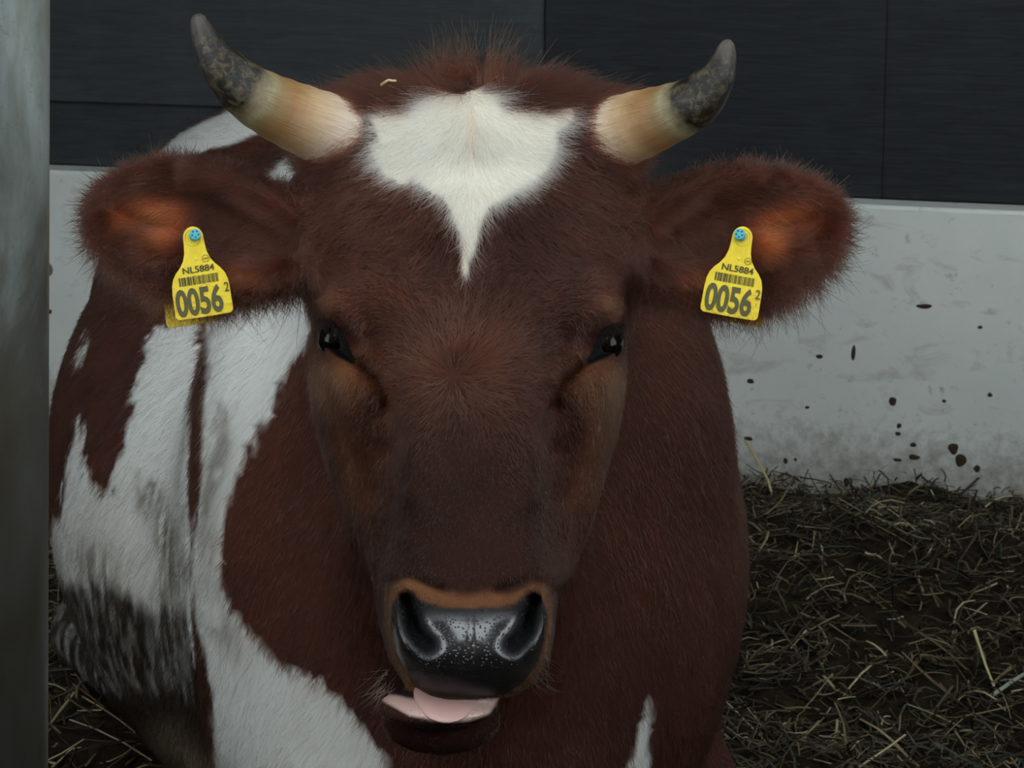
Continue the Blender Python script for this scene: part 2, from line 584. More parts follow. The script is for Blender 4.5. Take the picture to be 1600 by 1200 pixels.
# brow fold above each eye, tear fold running down from the inner corner
for side in (0, 1):
    f = (lambda p: p) if side == 0 else mirror
    WF += 9 * ga(line_field(f([(500, 474), (532, 484), (560, 516), (572, 545)])), 17)
    WF -= 10 * ga(line_field(f([(555, 566), (580, 580), (597, 600), (606, 630)])), 8)
    WF += 7 * ga(line_field(f([(562, 554), (588, 566), (608, 588)])), 9)
    WF += 6 * ga(line_field(f([(520, 575), (548, 588), (572, 610)])), 20)
    WF -= 9 * ga(line_field(f([(606, 640), (612, 690), (610, 720)])), 13)
    WF += 5 * ga(line_field(f([(520, 600), (550, 660), (575, 760), (590, 840)])), 22)      # facial crest
    WF -= 5 * ga(line_field(f([(500, 590), (522, 640), (540, 720), (552, 800)])), 12)
    # nostrils and their wings
    NOS = f([(636, 938), (640, 958), (646, 982), (660, 1002), (668, 1008)])
    dl = line_field(NOS)
    WF -= 25 * ga(dl, 11.5) * (.45 + .55 * sstep(1018, 955, _gy))
    WF += 5 * ga(line_field(f([(618, 950), (620, 985), (634, 1020)])), 12)
    WF -= 6 * ga(line_field(f([(606, 900), (640, 905), (690, 925)])), 9)
    WF -= 6 * ga(np.hypot(_gx - (640 if side == 0 else 830), _gy - 1046), 18)
WF -= 1.6 * ga(line_field([(735, 955), (735, 1000), (735, 1085)]), 5)
WF += 3 * ga(np.hypot((_gx - 735) / 2.2, _gy - 985), 26)
WF -= 6 * ga(np.hypot((_gx - 735) / 1.6, _gy - 250), 30)          # dip in the white star
WF += 5 * ga(np.hypot((_gx - 735) / 1.4, _gy - 560), 60)
gyy, gxx = np.gradient(WF, GS)
WSL = np.sqrt(1 + np.minimum((gxx ** 2 + gyy ** 2) * 4.0, 12.0))  # 2 px per mm

HEAD_OUT = [(560, 200), (585, 182), (640, 154), (700, 134), (735, 130), (770, 134), (830, 154), (888, 182), (925, 195), (962, 225), (995, 275),
            (1005, 340), (1000, 400), (990, 450), (983, 490), (981, 520), (978, 560), (973, 610), (963, 680), (945, 760), (920, 850),
            (893, 900), (868, 918), (867, 945), (866, 985), (858, 1030), (838, 1066), (800, 1086), (735, 1092), (672, 1086), (632, 1066),
            (608, 1028), (598, 985), (596, 940), (590, 905), (555, 850), (525, 790), (500, 720), (485, 640), (481, 570), (486, 520),
            (482, 480), (475, 440), (470, 380), (472, 320), (482, 272), (515, 230)]
EAR_L = [(500, 330), (470, 302), (440, 288), (410, 276), (375, 260), (330, 248), (280, 242), (235, 246), (190, 262), (152, 288), (132, 314), (128, 345),
         (138, 378), (163, 402), (198, 422), (238, 442), (272, 464), (320, 474), (370, 470), (410, 462), (445, 448), (480, 440), (510, 400)]
EAR_R = [(975, 340), (1000, 303), (1030, 291), (1075, 270), (1130, 257), (1185, 254), (1240, 266), (1290, 287), (1318, 312), (1330, 342), (1320, 378),
         (1297, 408), (1266, 436), (1228, 462), (1190, 478), (1140, 480), (1090, 474), (1050, 460), (1010, 445), (980, 410)]
headO, earLO, earRO = poly_field(HEAD_OUT), poly_field(EAR_L), poly_field(EAR_R)

def ear_relief(side, base_line, ridge, notch, lower):
    """millimetres of the ear's mid surface: a cup that opens towards the viewer"""
    O = earLO if side == 0 else earRO
    g = -66.0 + 0 * _gx
    inner = np.clip(-O, 0, 70) / 70.0
    g = g + 10 - 17 * sstep(0.1, 1.0, inner)
    g += 13 * ga(line_field(ridge), 13)
    g -= 7 * ga(line_field(notch), 17)
    g += 12 * ga(line_field(lower), 20)
    return g
earLG = ear_relief(0, None, [(300, 272), (360, 285), (420, 318), (455, 350)], [(192, 325), (215, 340), (250, 352), (330, 352)],
                   [(230, 345 + 40), (300, 400), (380, 420), (440, 415)])
earRG = ear_relief(1, None, [(1170, 272), (1110, 285), (1055, 318), (1020, 352)], [(1275, 330), (1255, 345), (1215, 352), (1140, 352)],
                   [(1240, 390), (1170, 400), (1090, 420), (1030, 415)])

def ellipsoid(P, c, r, rot=None):
    q = P - c
    if rot is not None:
        q = q @ rot
    r = np.array(r)
    k0 = np.linalg.norm(q / r, axis=-1)
    k1 = np.linalg.norm(q / (r * r), axis=-1)
    return k0 * (k0 - 1) / np.maximum(k1, 1e-6)

def capsule(P, a, b, ra, rb):
    e = b - a
    t = np.clip(((P - a) @ e) / (e @ e), 0, 1)
    return np.linalg.norm(P - a - t[:, None] * e, axis=-1) - (ra + (rb - ra) * t)

def rotz(a):
    c, s = math.cos(a), math.sin(a)
    return np.array([[c, -s, 0], [s, c, 0], [0, 0, 1]])

# torso landmarks, in metres (the cow lies on its brisket, its rump back and to the pole's side)
SH = at(732, 790, 2.50)                      # shoulders
BAR = np.array([-0.175, 3.00, 0.46])         # barrel
RUMP = np.array([-0.34, 3.62, 0.50])         # rump
AXIS = rotz(math.radians(15))

def f_body(P):
    d = ellipsoid(P, SH, (0.255, 0.30, 0.36))
    d = smin(d, ellipsoid(P, BAR, (0.405, 0.80, 0.425), AXIS), 0.06)
    d = smin(d, ellipsoid(P, RUMP, (0.30, 0.42, 0.40), AXIS), 0.08)
    # neck, throat and dewlap
    d = smin(d, capsule(P, at(735, 420, 2.06), at(732, 640, 2.45), 0.11, 0.20), 0.08)
    d = smin(d, capsule(P, at(725, 760, 2.06), at(720, 1120, 2.36), 0.085, 0.13), 0.12)
    d = smin(d, ellipsoid(P, at(700, 1240, 2.36), (0.17, 0.20, 0.16)), 0.10)
    # shoulder blades
    d = smin(d, ellipsoid(P, at(440, 860, 2.48), (0.085, 0.20, 0.26)), 0.10)
    d = smin(d, ellipsoid(P, at(985, 860, 2.46), (0.075, 0.20, 0.26)), 0.10)
    # folded forelegs: upper arm, knee and shank tucked under
    for sx in (-1, 1):
        el = np.array([SH[0] + sx * 0.20, 2.50, 0.22])
        kn = np.array([SH[0] + sx * 0.175, 2.17, 0.17])
        d = smin(d, capsule(P, el, kn, 0.10, 0.072), 0.05)
        d = smin(d, capsule(P, kn, np.array([SH[0] + sx * 0.15, 2.42, 0.06]), 0.062, 0.04), 0.03)
    # haunch and folded hind leg on the pole's side
    d = smin(d, ellipsoid(P, np.array([-0.53, 3.42, 0.30]), (0.13, 0.30, 0.25), AXIS), 0.08)
    hk = at(150, 985, 3.28)
    st = at(330, 1150, 3.00)
    d = smin(d, capsule(P, hk, st, 0.060, 0.050), 0.03)
    d = smin(d, capsule(P, st, at(420, 1230, 2.82), 0.048, 0.055), 0.03)
    # haunch on the far side
    d = smin(d, ellipsoid(P, np.array([0.06, 3.42, 0.28]), (0.13, 0.30, 0.24), AXIS), 0.08)
    return d

CHIN = at(684, 1104, D0 - 0.034)
def f_parts(P):
    px, py, D = project(P)
    w = D0 - D
    mm = D / FPX
    wf = samp(WF, px, py) * 1e-3
    sl = samp(WSL, px, py)
    fr = (w - wf) / sl
    h = smax(fr, samp(headO, px, py) * mm, 0.022)
    h = smax(h, -(w + 0.19), 0.06)
    # cheeks and jaws behind the face
    ck = capsule(P, at(735, 560, 2.025), at(722, 900, 1.985), 0.108, 0.062)
    h = smin(h, ck, 0.03)
    jaw = capsule(P, at(715, 960, 1.92), CHIN + np.array([0, 0.045, -0.004]), 0.050, 0.018)
    jaw = smin(jaw, ellipsoid(P, CHIN, (0.046, 0.034, 0.0120)), 0.008)
    jaw = smin(jaw, ellipsoid(P, at(690, 1128, D0 + 0.004), (0.046, 0.045, 0.022)), 0.015)
    h = smin(h, jaw, 0.012)
    # poll
    h = smin(h, ellipsoid(P, at(735, 205, 2.0), (0.105, 0.06, 0.034)), 0.03)
    # horn bosses
    h = smin(h, capsule(P, at(600, 215, 1.985), at(520, 215, 1.965), 0.034, 0.030), 0.03)
    h = smin(h, capsule(P, at(870, 212, 1.985), at(955, 212, 1.965), 0.034, 0.030), 0.03)
    ears = []
    for O, G in ((earLO, earLG), (earRO, earRG)):
        g = samp(G, px, py) * 1e-3
        o = samp(O, px, py) * mm
        e = smax(np.abs(w - g) - 0.008, o + 0.004, 0.016)
        ears.append(e)
    # ear roots
    ears[0] = smin(ears[0], capsule(P, at(500, 370, 1.995), at(445, 375, 1.985), 0.036, 0.026), 0.03)
    ears[1] = smin(ears[1], capsule(P, at(975, 370, 1.995), at(1030, 375, 1.985), 0.036, 0.026), 0.03)
    return h, ears[0], ears[1]

def f_all(P):
    h, a, b = f_parts(P)
    d = smin(smin(h, a, 0.02), b, 0.02)
    return smin(d, f_body(P), 0.03)

def chunked(fn, P, n=400000):
    return np.concatenate([fn(P[i:i + n]) for i in range(0, len(P), n)])

def polygonise(lo, hi, h):
    B = 8
    nb = np.ceil((hi - lo) / (h * B)).astype(int)
    bc = np.stack(np.meshgrid(*[np.arange(k) for k in nb], indexing='ij'), -1).reshape(-1, 3)
    fc = chunked(f_all, lo + (bc + 0.5) * (h * B))
    dims = nb * B
    arr = np.empty(dims, np.float32)
    big = h * 3
    view = arr.reshape(nb[0], B, nb[1], B, nb[2], B).transpose(0, 2, 4, 1, 3, 5)
    view[...] = np.where(fc > 0, big, -big).reshape(nb[0], nb[1], nb[2])[..., None, None, None]
    act = bc[np.abs(fc) < h * B * 1.5]
    off = np.stack(np.meshgrid(*[np.arange(B)] * 3, indexing='ij'), -1).reshape(-1, 3)
    for k in range(0, len(act), 800):
        a = act[k:k + 800]
        P = lo + (a[:, None, :] * B + off[None]).reshape(-1, 3) * h
        val = np.clip(f_all(P), -big, big).reshape(len(a), B, B, B)
        view[a[:, 0], a[:, 1], a[:, 2]] = val
    g = vdb.FloatGrid(big)
    g.copyFromArray(arr)
    pts, quads = g.convertToQuads(0.0)
    V = pts.astype(float) * h + lo
    for _ in range(2):
        f0 = chunked(f_all, V)
        e = 0.0008
        G = np.stack([(chunked(f_all, V + e * np.eye(3)[i]) - f0) / e for i in range(3)], -1)
        step = (f0 / np.maximum((G ** 2).sum(-1), 0.15))[:, None] * G
        V = V - np.clip(step, -h * .5, h * .5)
    return V, quads.astype(np.int64)

import time as _t
_t0 = _t.time()
HB_LO = np.array([-0.375, 1.69, 0.565]); HB_HI = np.array([0.300, 2.05, 1.16])
Vh, Qh = polygonise(HB_LO, HB_HI, 0.0026)
print('head', len(Vh), _t.time() - _t0)
Vb, Qb = polygonise(np.array([-0.85, 1.6, -0.05]), np.array([0.45, 4.25, 1.25]), 0.010)
print('body', len(Vb), _t.time() - _t0)
# the fine head patch replaces the coarse surface inside its box
m = 0.006
def in_box(V, pad):
    return np.all((V > HB_LO + pad) & (V < HB_HI - pad), 1)
Qb = Qb[~np.all(in_box(Vb, m + .010)[Qb], 1)]
Qh = Qh[np.all(in_box(Vh, m * .5)[Qh], 1)]
V = np.concatenate([Vh, Vb]); Q = np.concatenate([Qh, Qb + len(Vh)])
used = np.unique(Q)
remap = np.full(len(V), -1); remap[used] = np.arange(len(used))
V, Q = V[used], remap[Q]
# outward winding
c = V[Q]
nrm = np.cross(c[:, 2] - c[:, 0], c[:, 3] - c[:, 1])
e = 0.002
ctr = c.mean(1)
sgn = chunked(f_all, ctr + e * nrm / (np.linalg.norm(nrm, axis=1)[:, None] + 1e-12)) - chunked(f_all, ctr)
if np.median(sgn) < 0:
    Q = Q[:, ::-1]
print('mesh', len(V), len(Q), _t.time() - _t0)
# ------------------------------------------------------------------ the cow: coat colours
BROWN = srgb(96, 52, 36); DBROWN = srgb(66, 36, 28); TAN = srgb(116, 76, 48); WHITE = srgb(222, 216, 200)
BLACK = srgb(26, 25, 27); ORANGE = srgb(176, 94, 50); PINK = srgb(200, 166, 156); GREY = srgb(120, 108, 92); DIRT = srgb(40, 33, 26)

STAR = poly_field([(583, 186), (600, 178), (640, 172), (668, 162), (700, 146), (735, 138), (765, 148), (792, 168), (825, 180), (870, 174), (894, 180),
                   (872, 206), (880, 226), (872, 250), (842, 278), (802, 304), (768, 328), (749, 368), (738, 410), (729, 446), (722, 405), (717, 368), (704, 330),
                   (682, 300), (645, 284), (602, 278), (584, 244), (590, 212)])
NOSE = poly_field([(612, 945), (622, 930), (640, 924), (660, 938), (690, 946), (735, 950), (785, 946), (812, 938), (832, 926), (850, 936), (858, 960),
                   (854, 1000), (842, 1036), (822, 1066), (790, 1086), (735, 1092), (680, 1088), (650, 1074), (632, 1046), (616, 1016), (607, 975)])
NOSTRIL = np.minimum(line_field([(636, 938), (640, 958), (646, 982), (660, 1002), (668, 1008)]), line_field(mirror([(636, 938), (640, 958), (646, 982), (660, 1002), (668, 1008)])))
LIP = poly_field([(584, 1074), (600, 1096), (640, 1118), (690, 1128), (730, 1128), (764, 1116), (780, 1090), (776, 1082), (750, 1092), (700, 1097), (650, 1093), (612, 1085)])
MOUTH = poly_field([(575, 1050), (600, 1066), (660, 1086), (800, 1086), (790, 1100), (700, 1104), (600, 1096)])
MUZ = poly_field([(597, 930), (606, 905), (640, 902), (690, 924), (735, 934), (790, 924), (830, 906), (858, 912), (868, 960), (862, 1020), (836, 1072), (800, 1096),
                  (640, 1090), (596, 1070), (584, 1050), (598, 1010)])
eye_glow = np.maximum(0.9 * ga(np.hypot((_gx - 535) / 1.5, (_gy - 590)), 34), 0.9 * ga(np.hypot((_gx - 935) / 1.5, (_gy - 590)), 34))
eye_glow = np.maximum(eye_glow, .7 * ga(line_field([(500, 480), (512, 470)]), 20))
eye_glow = np.maximum(eye_glow, .7 * ga(line_field([(968, 488), (955, 478)]), 20))
eye_glow = np.maximum(eye_glow, .45 * ga(line_field([(520, 600), (545, 700), (560, 780)]), 26))
eye_glow = np.maximum(eye_glow, .45 * ga(line_field([(950, 600), (930, 700), (912, 780)]), 26))
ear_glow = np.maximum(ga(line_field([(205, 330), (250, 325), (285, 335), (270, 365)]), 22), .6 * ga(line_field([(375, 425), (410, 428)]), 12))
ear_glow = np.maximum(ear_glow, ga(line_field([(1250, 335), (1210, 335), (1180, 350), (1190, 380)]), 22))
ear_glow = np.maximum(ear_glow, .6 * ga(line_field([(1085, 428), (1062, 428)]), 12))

WB = [poly_field(p) for p in (
    [(180, 260), (225, 250), (262, 218), (330, 186), (380, 160), (470, 150), (420, 200), (360, 226), (300, 240), (240, 262), (200, 300)],
    [(395, 320), (425, 270), (447, 247), (490, 235), (520, 300), (450, 330)],
    [(330, 470), (400, 420), (500, 400), (505, 500), (486, 520), (452, 580), (416, 650), (382, 710), (360, 770), (346, 850), (345, 920), (362, 962), (402, 1000), (424, 1032),
     (482, 1060), (522, 1090), (562, 1130), (592, 1170), (612, 1200), (640, 1330), (290, 1330), (338, 1200), (330, 1060), (306, 960), (300, 870), (315, 760), (321, 640), (327, 560), (322, 510)],
    [(236, 525), (262, 505), (313, 500), (306, 560), (296, 640), (292, 760), (297, 860), (302, 1000), (300, 1080), (60, 1080), (60, 860), (95, 800), (106, 700), (128, 662), (133, 668), (124, 740),
     (136, 728), (140, 745), (150, 766), (166, 764), (176, 740), (194, 700), (206, 640), (222, 570)],
    [(116, 572), (124, 545), (138, 524), (134, 548), (122, 575)],
    [(980, 1215), (998, 1130), (1018, 1098), (1026, 1104), (1016, 1150), (1012, 1215)],
    [(1090, 480), (1180, 480), (1180, 700), (1060, 700)])]
stain = np.maximum.reduce([
    .75 * ga(line_field([(352, 650), (345, 720), (328, 800)]), 15), .55 * ga(line_field([(325, 820), (335, 960), (370, 1030)]), 18),
    .8 * ga(line_field([(228, 770), (240, 800)]), 20), .95 * ga(line_field([(258, 820), (275, 900), (262, 940)]), 24), .7 * ga(line_field([(140, 880), (165, 900)]), 26)])
DARKLOW = poly_field([(60, 900), (110, 905), (170, 905), (200, 925), (240, 948), (300, 945), (312, 980), (330, 1060), (336, 1180), (300, 1300), (60, 1300)])
LEGPALE = ga(line_field([(262, 1160), (330, 1230)]), 34)

def classify(P):
    h, a, b = f_parts(P)
    bo = f_body(P)
    st = np.stack([bo, h, a, b], -1)
    return st.argmin(-1)

def coat(P, reg, jitter=0.0):
    px, py, D = project(P)
    n1 = vnoise(P, 45.0) - .5; n2 = vnoise(P + 5.0, 130.0) - .5; n3 = vnoise(P + 9.0, 9.0) - .5
    n4 = vnoise(P * np.array([3.0, 3.0, .6]) + 2.0, 60.0) - .5
    C = np.empty((len(P), 3))
    v = np.clip(0.5 + 0.9 * n3 + 0.5 * n1, 0, 1)[:, None]
    C[:] = DBROWN * (1 - v) + BROWN * v
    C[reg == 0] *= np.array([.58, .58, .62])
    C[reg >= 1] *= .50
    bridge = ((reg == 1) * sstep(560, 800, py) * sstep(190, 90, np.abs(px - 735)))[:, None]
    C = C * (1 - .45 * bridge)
    gl = np.zeros(len(P))
    # body
    B = reg == 0
    calm = .15 + .85 * sstep(270, 400, py)
    wx = px + (n1 * 10 + n4 * 8) * calm; wy = py + (n1 * 18 + n4 * 26) * calm
    wsd = np.minimum.reduce([samp(f, wx, wy) for f in WB[:6]])
    wsd = np.where(D > 2.72, np.minimum(wsd, samp(WB[6], wx, wy)), wsd)
    wm = (B * sstep(3, -3, wsd))[:, None]
    dust = np.clip(.35 + n3 + n1 * .6, 0, 1)[:, None] * sstep(560, 1000, py)[:, None]
    wcol = srgb(198, 199, 195) * (1 - dust * .55) + srgb(168, 156, 138) * dust * .55
    C = C * (1 - wm) + wcol * wm
    s = samp(stain, px + n1 * 18, py + n4 * 70) * np.clip(.75 + n4 * 2.6 + n1, 0, 1)
    s = (B * wm[:, 0] * s)[:, None]
    C = C * (1 - s) + GREY * .55 * s
    dl = (B * sstep(8, -22, samp(DARKLOW, px + n1 * 34, py + n4 * 30 + n1 * 24)) * ((D > 2.60) | ((D > 2.38) & (px < 322))))[:, None] * np.clip(.9 + n4, .5, 1)[:, None]
    C = C * (1 - dl) + DIRT * (1 + .5 * n4[:, None] + n1[:, None]) * dl
    lp = (B * samp(LEGPALE, px, py))[:, None]
    C = C * (1 - .4 * lp) + srgb(140, 124, 108) * .4 * lp
    # head
    H = reg == 1
    Hf = H.astype(float)
    g = (Hf * samp(eye_glow, px, py) * np.clip(.8 + n1, 0, 1))[:, None]
    C = C * (1 - g * .8) + TAN * g * .8
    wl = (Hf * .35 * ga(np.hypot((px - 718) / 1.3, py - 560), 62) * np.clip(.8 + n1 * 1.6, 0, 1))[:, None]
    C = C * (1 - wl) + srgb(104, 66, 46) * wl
    m = (Hf * sstep(5, -10, samp(MUZ, px + n1 * 14, py + n1 * 14)) * sstep(-.03, .04, D0 - D + n1 * .03))[:, None]
    C = C * (1 - m * .85) + TAN * .8 * m * .85
    side = np.clip((px - 735) / 150, -1, 1)
    w = (Hf * sstep(2.5, -2.5, samp(STAR, px + n1 * 12 - side * n4 * 20, py + n1 * 10 + n4 * 26)))[:, None]
    C = C * (1 - w) + (WHITE * (1 + .06 * n1[:, None])) * w
    pk = (Hf * ga(px - 738 - n1 * 6, 6) * sstep(160, 190, py) * sstep(262, 225, py) * .45)[:, None]
    C = C * (1 - pk) + srgb(226, 188, 160) * pk
    no = Hf * sstep(2, -4, samp(NOSE, px + n2 * 6, py + n2 * 6))
    C = C * (1 - no[:, None]) + BLACK * no[:, None]
    gl = np.maximum(gl, no * (.05 + .95 * sstep(948, 976, py + n1 * 14)))
    nd = samp(NOSTRIL, px, py)
    gl = np.where(H, gl * sstep(9, 28, nd) * (1 - .55 * sstep(1040, 1068, py)) , gl)
    C = np.where((H & (nd < 12))[:, None], BLACK * .3, C)  # shade of the nostril hollow put into the skin colour
    for E in (eyeL, eyeR):
        k = Hf * sstep(6, 1, samp(E, px, py))
        C = C * (1 - k[:, None]) + BLACK * .6 * k[:, None]
    lp = Hf * sstep(3, -3, samp(LIP, px, py)) * (1 - sstep(1.5, -1.5, samp(NOSE, px, py) - 3))
    lp = lp * (py > 1066)
    mo = Hf * sstep(3, -3, samp(MOUTH, px, py)) * (1 - sstep(1.5, -1.5, samp(NOSE, px, py) - 3)) * (D0 - D < .068)
    C = C * (1 - mo[:, None]) + srgb(34, 24, 24) * mo[:, None]  # shade of the mouth gap painted on above the lip
    C = C * (1 - lp[:, None]) + PINK * lp[:, None]
    gl = np.maximum(gl, lp * .8)
    # ears
    E = reg >= 2
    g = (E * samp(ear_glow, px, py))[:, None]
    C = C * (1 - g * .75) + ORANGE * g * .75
    return C, gl, wm[:, 0] + w[:, 0]

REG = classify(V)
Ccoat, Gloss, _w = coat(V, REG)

M_hide, nt, bs = new_mat('cow_hide')
a1 = node(nt, 'ShaderNodeAttribute', attribute_name='coat')
a2 = node(nt, 'ShaderNodeAttribute', attribute_name='gloss')
nt.links.new(a1.outputs['Color'], bs.inputs['Base Color'])
mr = node(nt, 'ShaderNodeMapRange')
nt.links.new(a2.outputs['Fac'], mr.inputs['Value'])
mr.inputs['To Min'].default_value = 0.85
mr.inputs['To Max'].default_value = 0.21
nt.links.new(mr.outputs[0], bs.inputs['Roughness'])
ms = node(nt, 'ShaderNodeMapRange')
nt.links.new(a2.outputs['Fac'], ms.inputs['Value'])
ms.inputs['To Min'].default_value = 0.15
ms.inputs['To Max'].default_value = 0.95
nt.links.new(ms.outputs[0], bs.inputs['Specular IOR Level'])
vo = node(nt, 'ShaderNodeTexVoronoi')
vo.inputs['Scale'].default_value = 380.0
tc = node(nt, 'ShaderNodeTexCoord')
nt.links.new(tc.outputs['Object'], vo.inputs['Vector'])
pit = ramp(nt, vo.outputs['Distance'], [(0.10, (0, 0, 0)), (0.34, (1, 1, 1))])
mu = node(nt, 'ShaderNodeMath', operation='MULTIPLY')
nt.links.new(pit, mu.inputs[0])
nt.links.new(a2.outputs['Fac'], mu.inputs[1])
bump(nt, bs, mu.outputs[0], 0.6, 0.0008)

cow = empty('cow', (-0.1, 2.9, 0.0))
tag(cow, 'red-brown and white horned cow lying on straw, facing the viewer', 'cow')
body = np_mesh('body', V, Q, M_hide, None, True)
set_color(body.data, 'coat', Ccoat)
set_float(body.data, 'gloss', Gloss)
def adopt(o, parent=cow):
    o.parent = parent
    o.matrix_parent_inverse = parent.matrix_world.inverted()
    return o
adopt(body)

# eyeballs
M_eye = plain_mat('eye_black', srgb(12, 9, 8), 0.12, 0, 0.2)
for (px, py) in ((526, 531), (945, 536)):
    wv = float(samp(WF, np.array([px * 1.0]), np.array([py * 1.0]))[0]) * 1e-3
    bm = bmesh.new()
    bmesh.ops.create_uvsphere(bm, u_segments=32, v_segments=20, radius=0.0150)
    for v_ in bm.verts:                      # a slightly proud cornea
        if v_.co.y < -0.010: v_.co.y *= 1.05
    o = bm_obj('eye', bm, M_eye, None, True)
    o.location = tuple(at(px, py, D0 - (wv + 0.0035) + 0.0150))
    bpy.context.view_layer.update()
    adopt(o)
    o['label'] = 'glossy black eye'

# horns
M_horn, nt, bs = new_mat('horn_keratin')
al = node(nt, 'ShaderNodeAttribute', attribute_name='along')
ar = node(nt, 'ShaderNodeAttribute', attribute_name='around')
v = obj_coords(nt)
nbig = noise_tex(nt, v, 28, 5, 0.65, 0.6)
# long fibres
mp = node(nt, 'ShaderNodeMapping')
nt.links.new(ar.outputs['Vector'], mp.inputs['Vector'])
mp.inputs['Scale'].default_value = (2.2, 16, 16)
fib = noise_tex(nt, mp.outputs[0], 3.0, 5, 0.7)
ma = node(nt, 'ShaderNodeMath', operation='MULTIPLY_ADD')
nt.links.new(nbig, ma.inputs[0]); ma.inputs[1].default_value = 0.16
nt.links.new(al.outputs['Fac'], ma.inputs[2])
mb = node(nt, 'ShaderNodeMath', operation='SUBTRACT')
nt.links.new(ma.outputs[0], mb.inputs[0]); mb.inputs[1].default_value = 0.08
hc = ramp(nt, mb.outputs[0], [(0.0, srgb(226, 214, 204)), (0.20, srgb(216, 198, 178)), (0.34, srgb(196, 164, 122)), (0.46, srgb(160, 118, 74)),
                              (0.53, srgb(150, 124, 82)), (0.57, srgb(158, 148, 112)), (0.61, srgb(120, 110, 84)), (0.635, srgb(24, 22, 20)), (0.90, srgb(22, 20, 18)), (1.0, srgb(92, 82, 76))])
hc = mix(nt, ramp(nt, fib, [(0.45, (0, 0, 0)), (0.72, (0.6, 0.6, 0.6))]), hc, srgb(120, 86, 52), 'MULTIPLY')
# dried mud on the outer half
mudn = noise_tex(nt, v, 150, 8, 0.8, 0.4)
gate = ramp(nt, al.outputs['Fac'], [(0.50, (0, 0, 0)), (0.62, (1, 1, 1)), (0.86, (1, 1, 1)), (0.97, (0, 0, 0))])
mm_ = mix(nt, 1.0, gate, ramp(nt, mudn, [(0.48, (0, 0, 0)), (0.60, (.65, .65, .65))]), 'MULTIPLY')
hc = mix(nt, mm_, hc, srgb(104, 90, 64))
nt.links.new(hc, bs.inputs['Base Color'])
bs.inputs['Roughness'].default_value = 0.42
bump(nt, bs, fib, 0.35, 0.002)

def horn(ctrl):
    """ctrl: (px, py, depth, radius px); a swept tapering tube with a blunt tip"""
    c = np.array([(*at(x, y, d), r * d / FPX) for (x, y, d, r) in ctrl])
    n, seg, ringn = len(c), 8, 36
    pts = []
    for i in range(n - 1):
        p0, p1, p2, p3 = c[max(i - 1, 0)], c[i], c[i + 1], c[min(i + 2, n - 1)]
        for k in range(seg):
            t = k / seg
            pts.append(0.5 * ((2 * p1) + (-p0 + p2) * t + (2 * p0 - 5 * p1 + 4 * p2 - p3) * t * t + (-p0 + 3 * p1 - 3 * p2 + p3) * t ** 3))
    pts.append(c[-1])
    pts = np.array(pts)
    T = np.gradient(pts[:, :3], axis=0)
    T /= np.linalg.norm(T, axis=1)[:, None]
    Ls = np.concatenate([[0], np.cumsum(np.linalg.norm(np.diff(pts[:, :3], axis=0), axis=1))])
    along = Ls / Ls[-1]
    r2 = random.Random(int(ctrl[0][0]))
    VV, AL, AR = [], [], []
    up = -FWD
    for p, t, a in zip(pts, T, along):
        u = np.cross(t, up); u /= np.linalg.norm(u)
        w = np.cross(u, t)
        for k in range(ringn):
            th = 2 * math.pi * k / ringn
            lump = 1 + 0.05 * math.sin(3 * th + 9 * a + ctrl[0][0]) * sstep(.5, .7, a) + 0.012 * math.sin(a * 60)
            VV.append(p[:3] + (u * math.cos(th) + w * math.sin(th)) * p[3] * lump)
            AL.append(a); AR.append((a, math.cos(th), math.sin(th)))
    FF = []
    for i in range(len(pts) - 1):
        for k in range(ringn):
            k2 = (k + 1) % ringn
            FF.append((i * ringn + k, i * ringn + k2, (i + 1) * ringn + k2, (i + 1) * ringn + k))
    m = len(VV)
    FF.append(tuple(range(m - ringn, m)))
    FF.append(tuple(range(ringn - 1, -1, -1)))
    o = mesh_obj('horn', VV, FF, M_horn, None, True)
    set_float(o.data, 'along', np.array(AL))
    a = o.data.attributes.new('around', 'FLOAT_VECTOR', 'POINT')
    a.data.foreach_set('vector', np.array(AR, np.float32).ravel())
    bm = bmesh.new(); bm.from_mesh(o.data); bmesh.ops.recalc_face_normals(bm, faces=bm.faces[:]); bm.to_mesh(o.data); bm.free()
    adopt(o)
    return o
horn([(560, 222, 1.975, 56), (520, 207, 1.955, 58), (470, 186, 1.935, 54), (420, 163, 1.915, 49), (376, 135, 1.900, 42), (342, 100, 1.89, 33), (322, 65, 1.885, 23), (312, 38, 1.883, 15), (311, 26, 1.883, 10), (311, 22, 1.883, 4)])
horn([(915, 222, 1.975, 56), (962, 208, 1.955, 57), (1005, 193, 1.935, 53), (1050, 176, 1.915, 46), (1090, 157, 1.900, 40), (1117, 126, 1.89, 31), (1130, 98, 1.885, 22), (1135, 76, 1.883, 14), (1136, 66, 1.883, 9), (1136, 62, 1.883, 4)])

# tongue
M_tongue = plain_mat('tongue_pink', srgb(204, 164, 158), 0.38)
bm = bmesh.new()
bmesh.ops.create_uvsphere(bm, u_segments=32, v_segments=20, radius=1.0)
for v_ in bm.verts:
    x_, y_, z_ = v_.co
    v_.co = Vector((x_ * 0.025 * (1 - 0.25 * max(0, -z_)), y_ * 0.036, z_ * 0.0080 - 0.002 * math.cos(x_ * 2.5) * (z_ > 0)))
o = bm_obj('tongue', bm, M_tongue, None, True)
o.location = tuple(at(697, 1087, D0 - 0.0395))
o.rotation_euler = (0.25, 0.08, 0)
bpy.context.view_layer.update()
adopt(o)

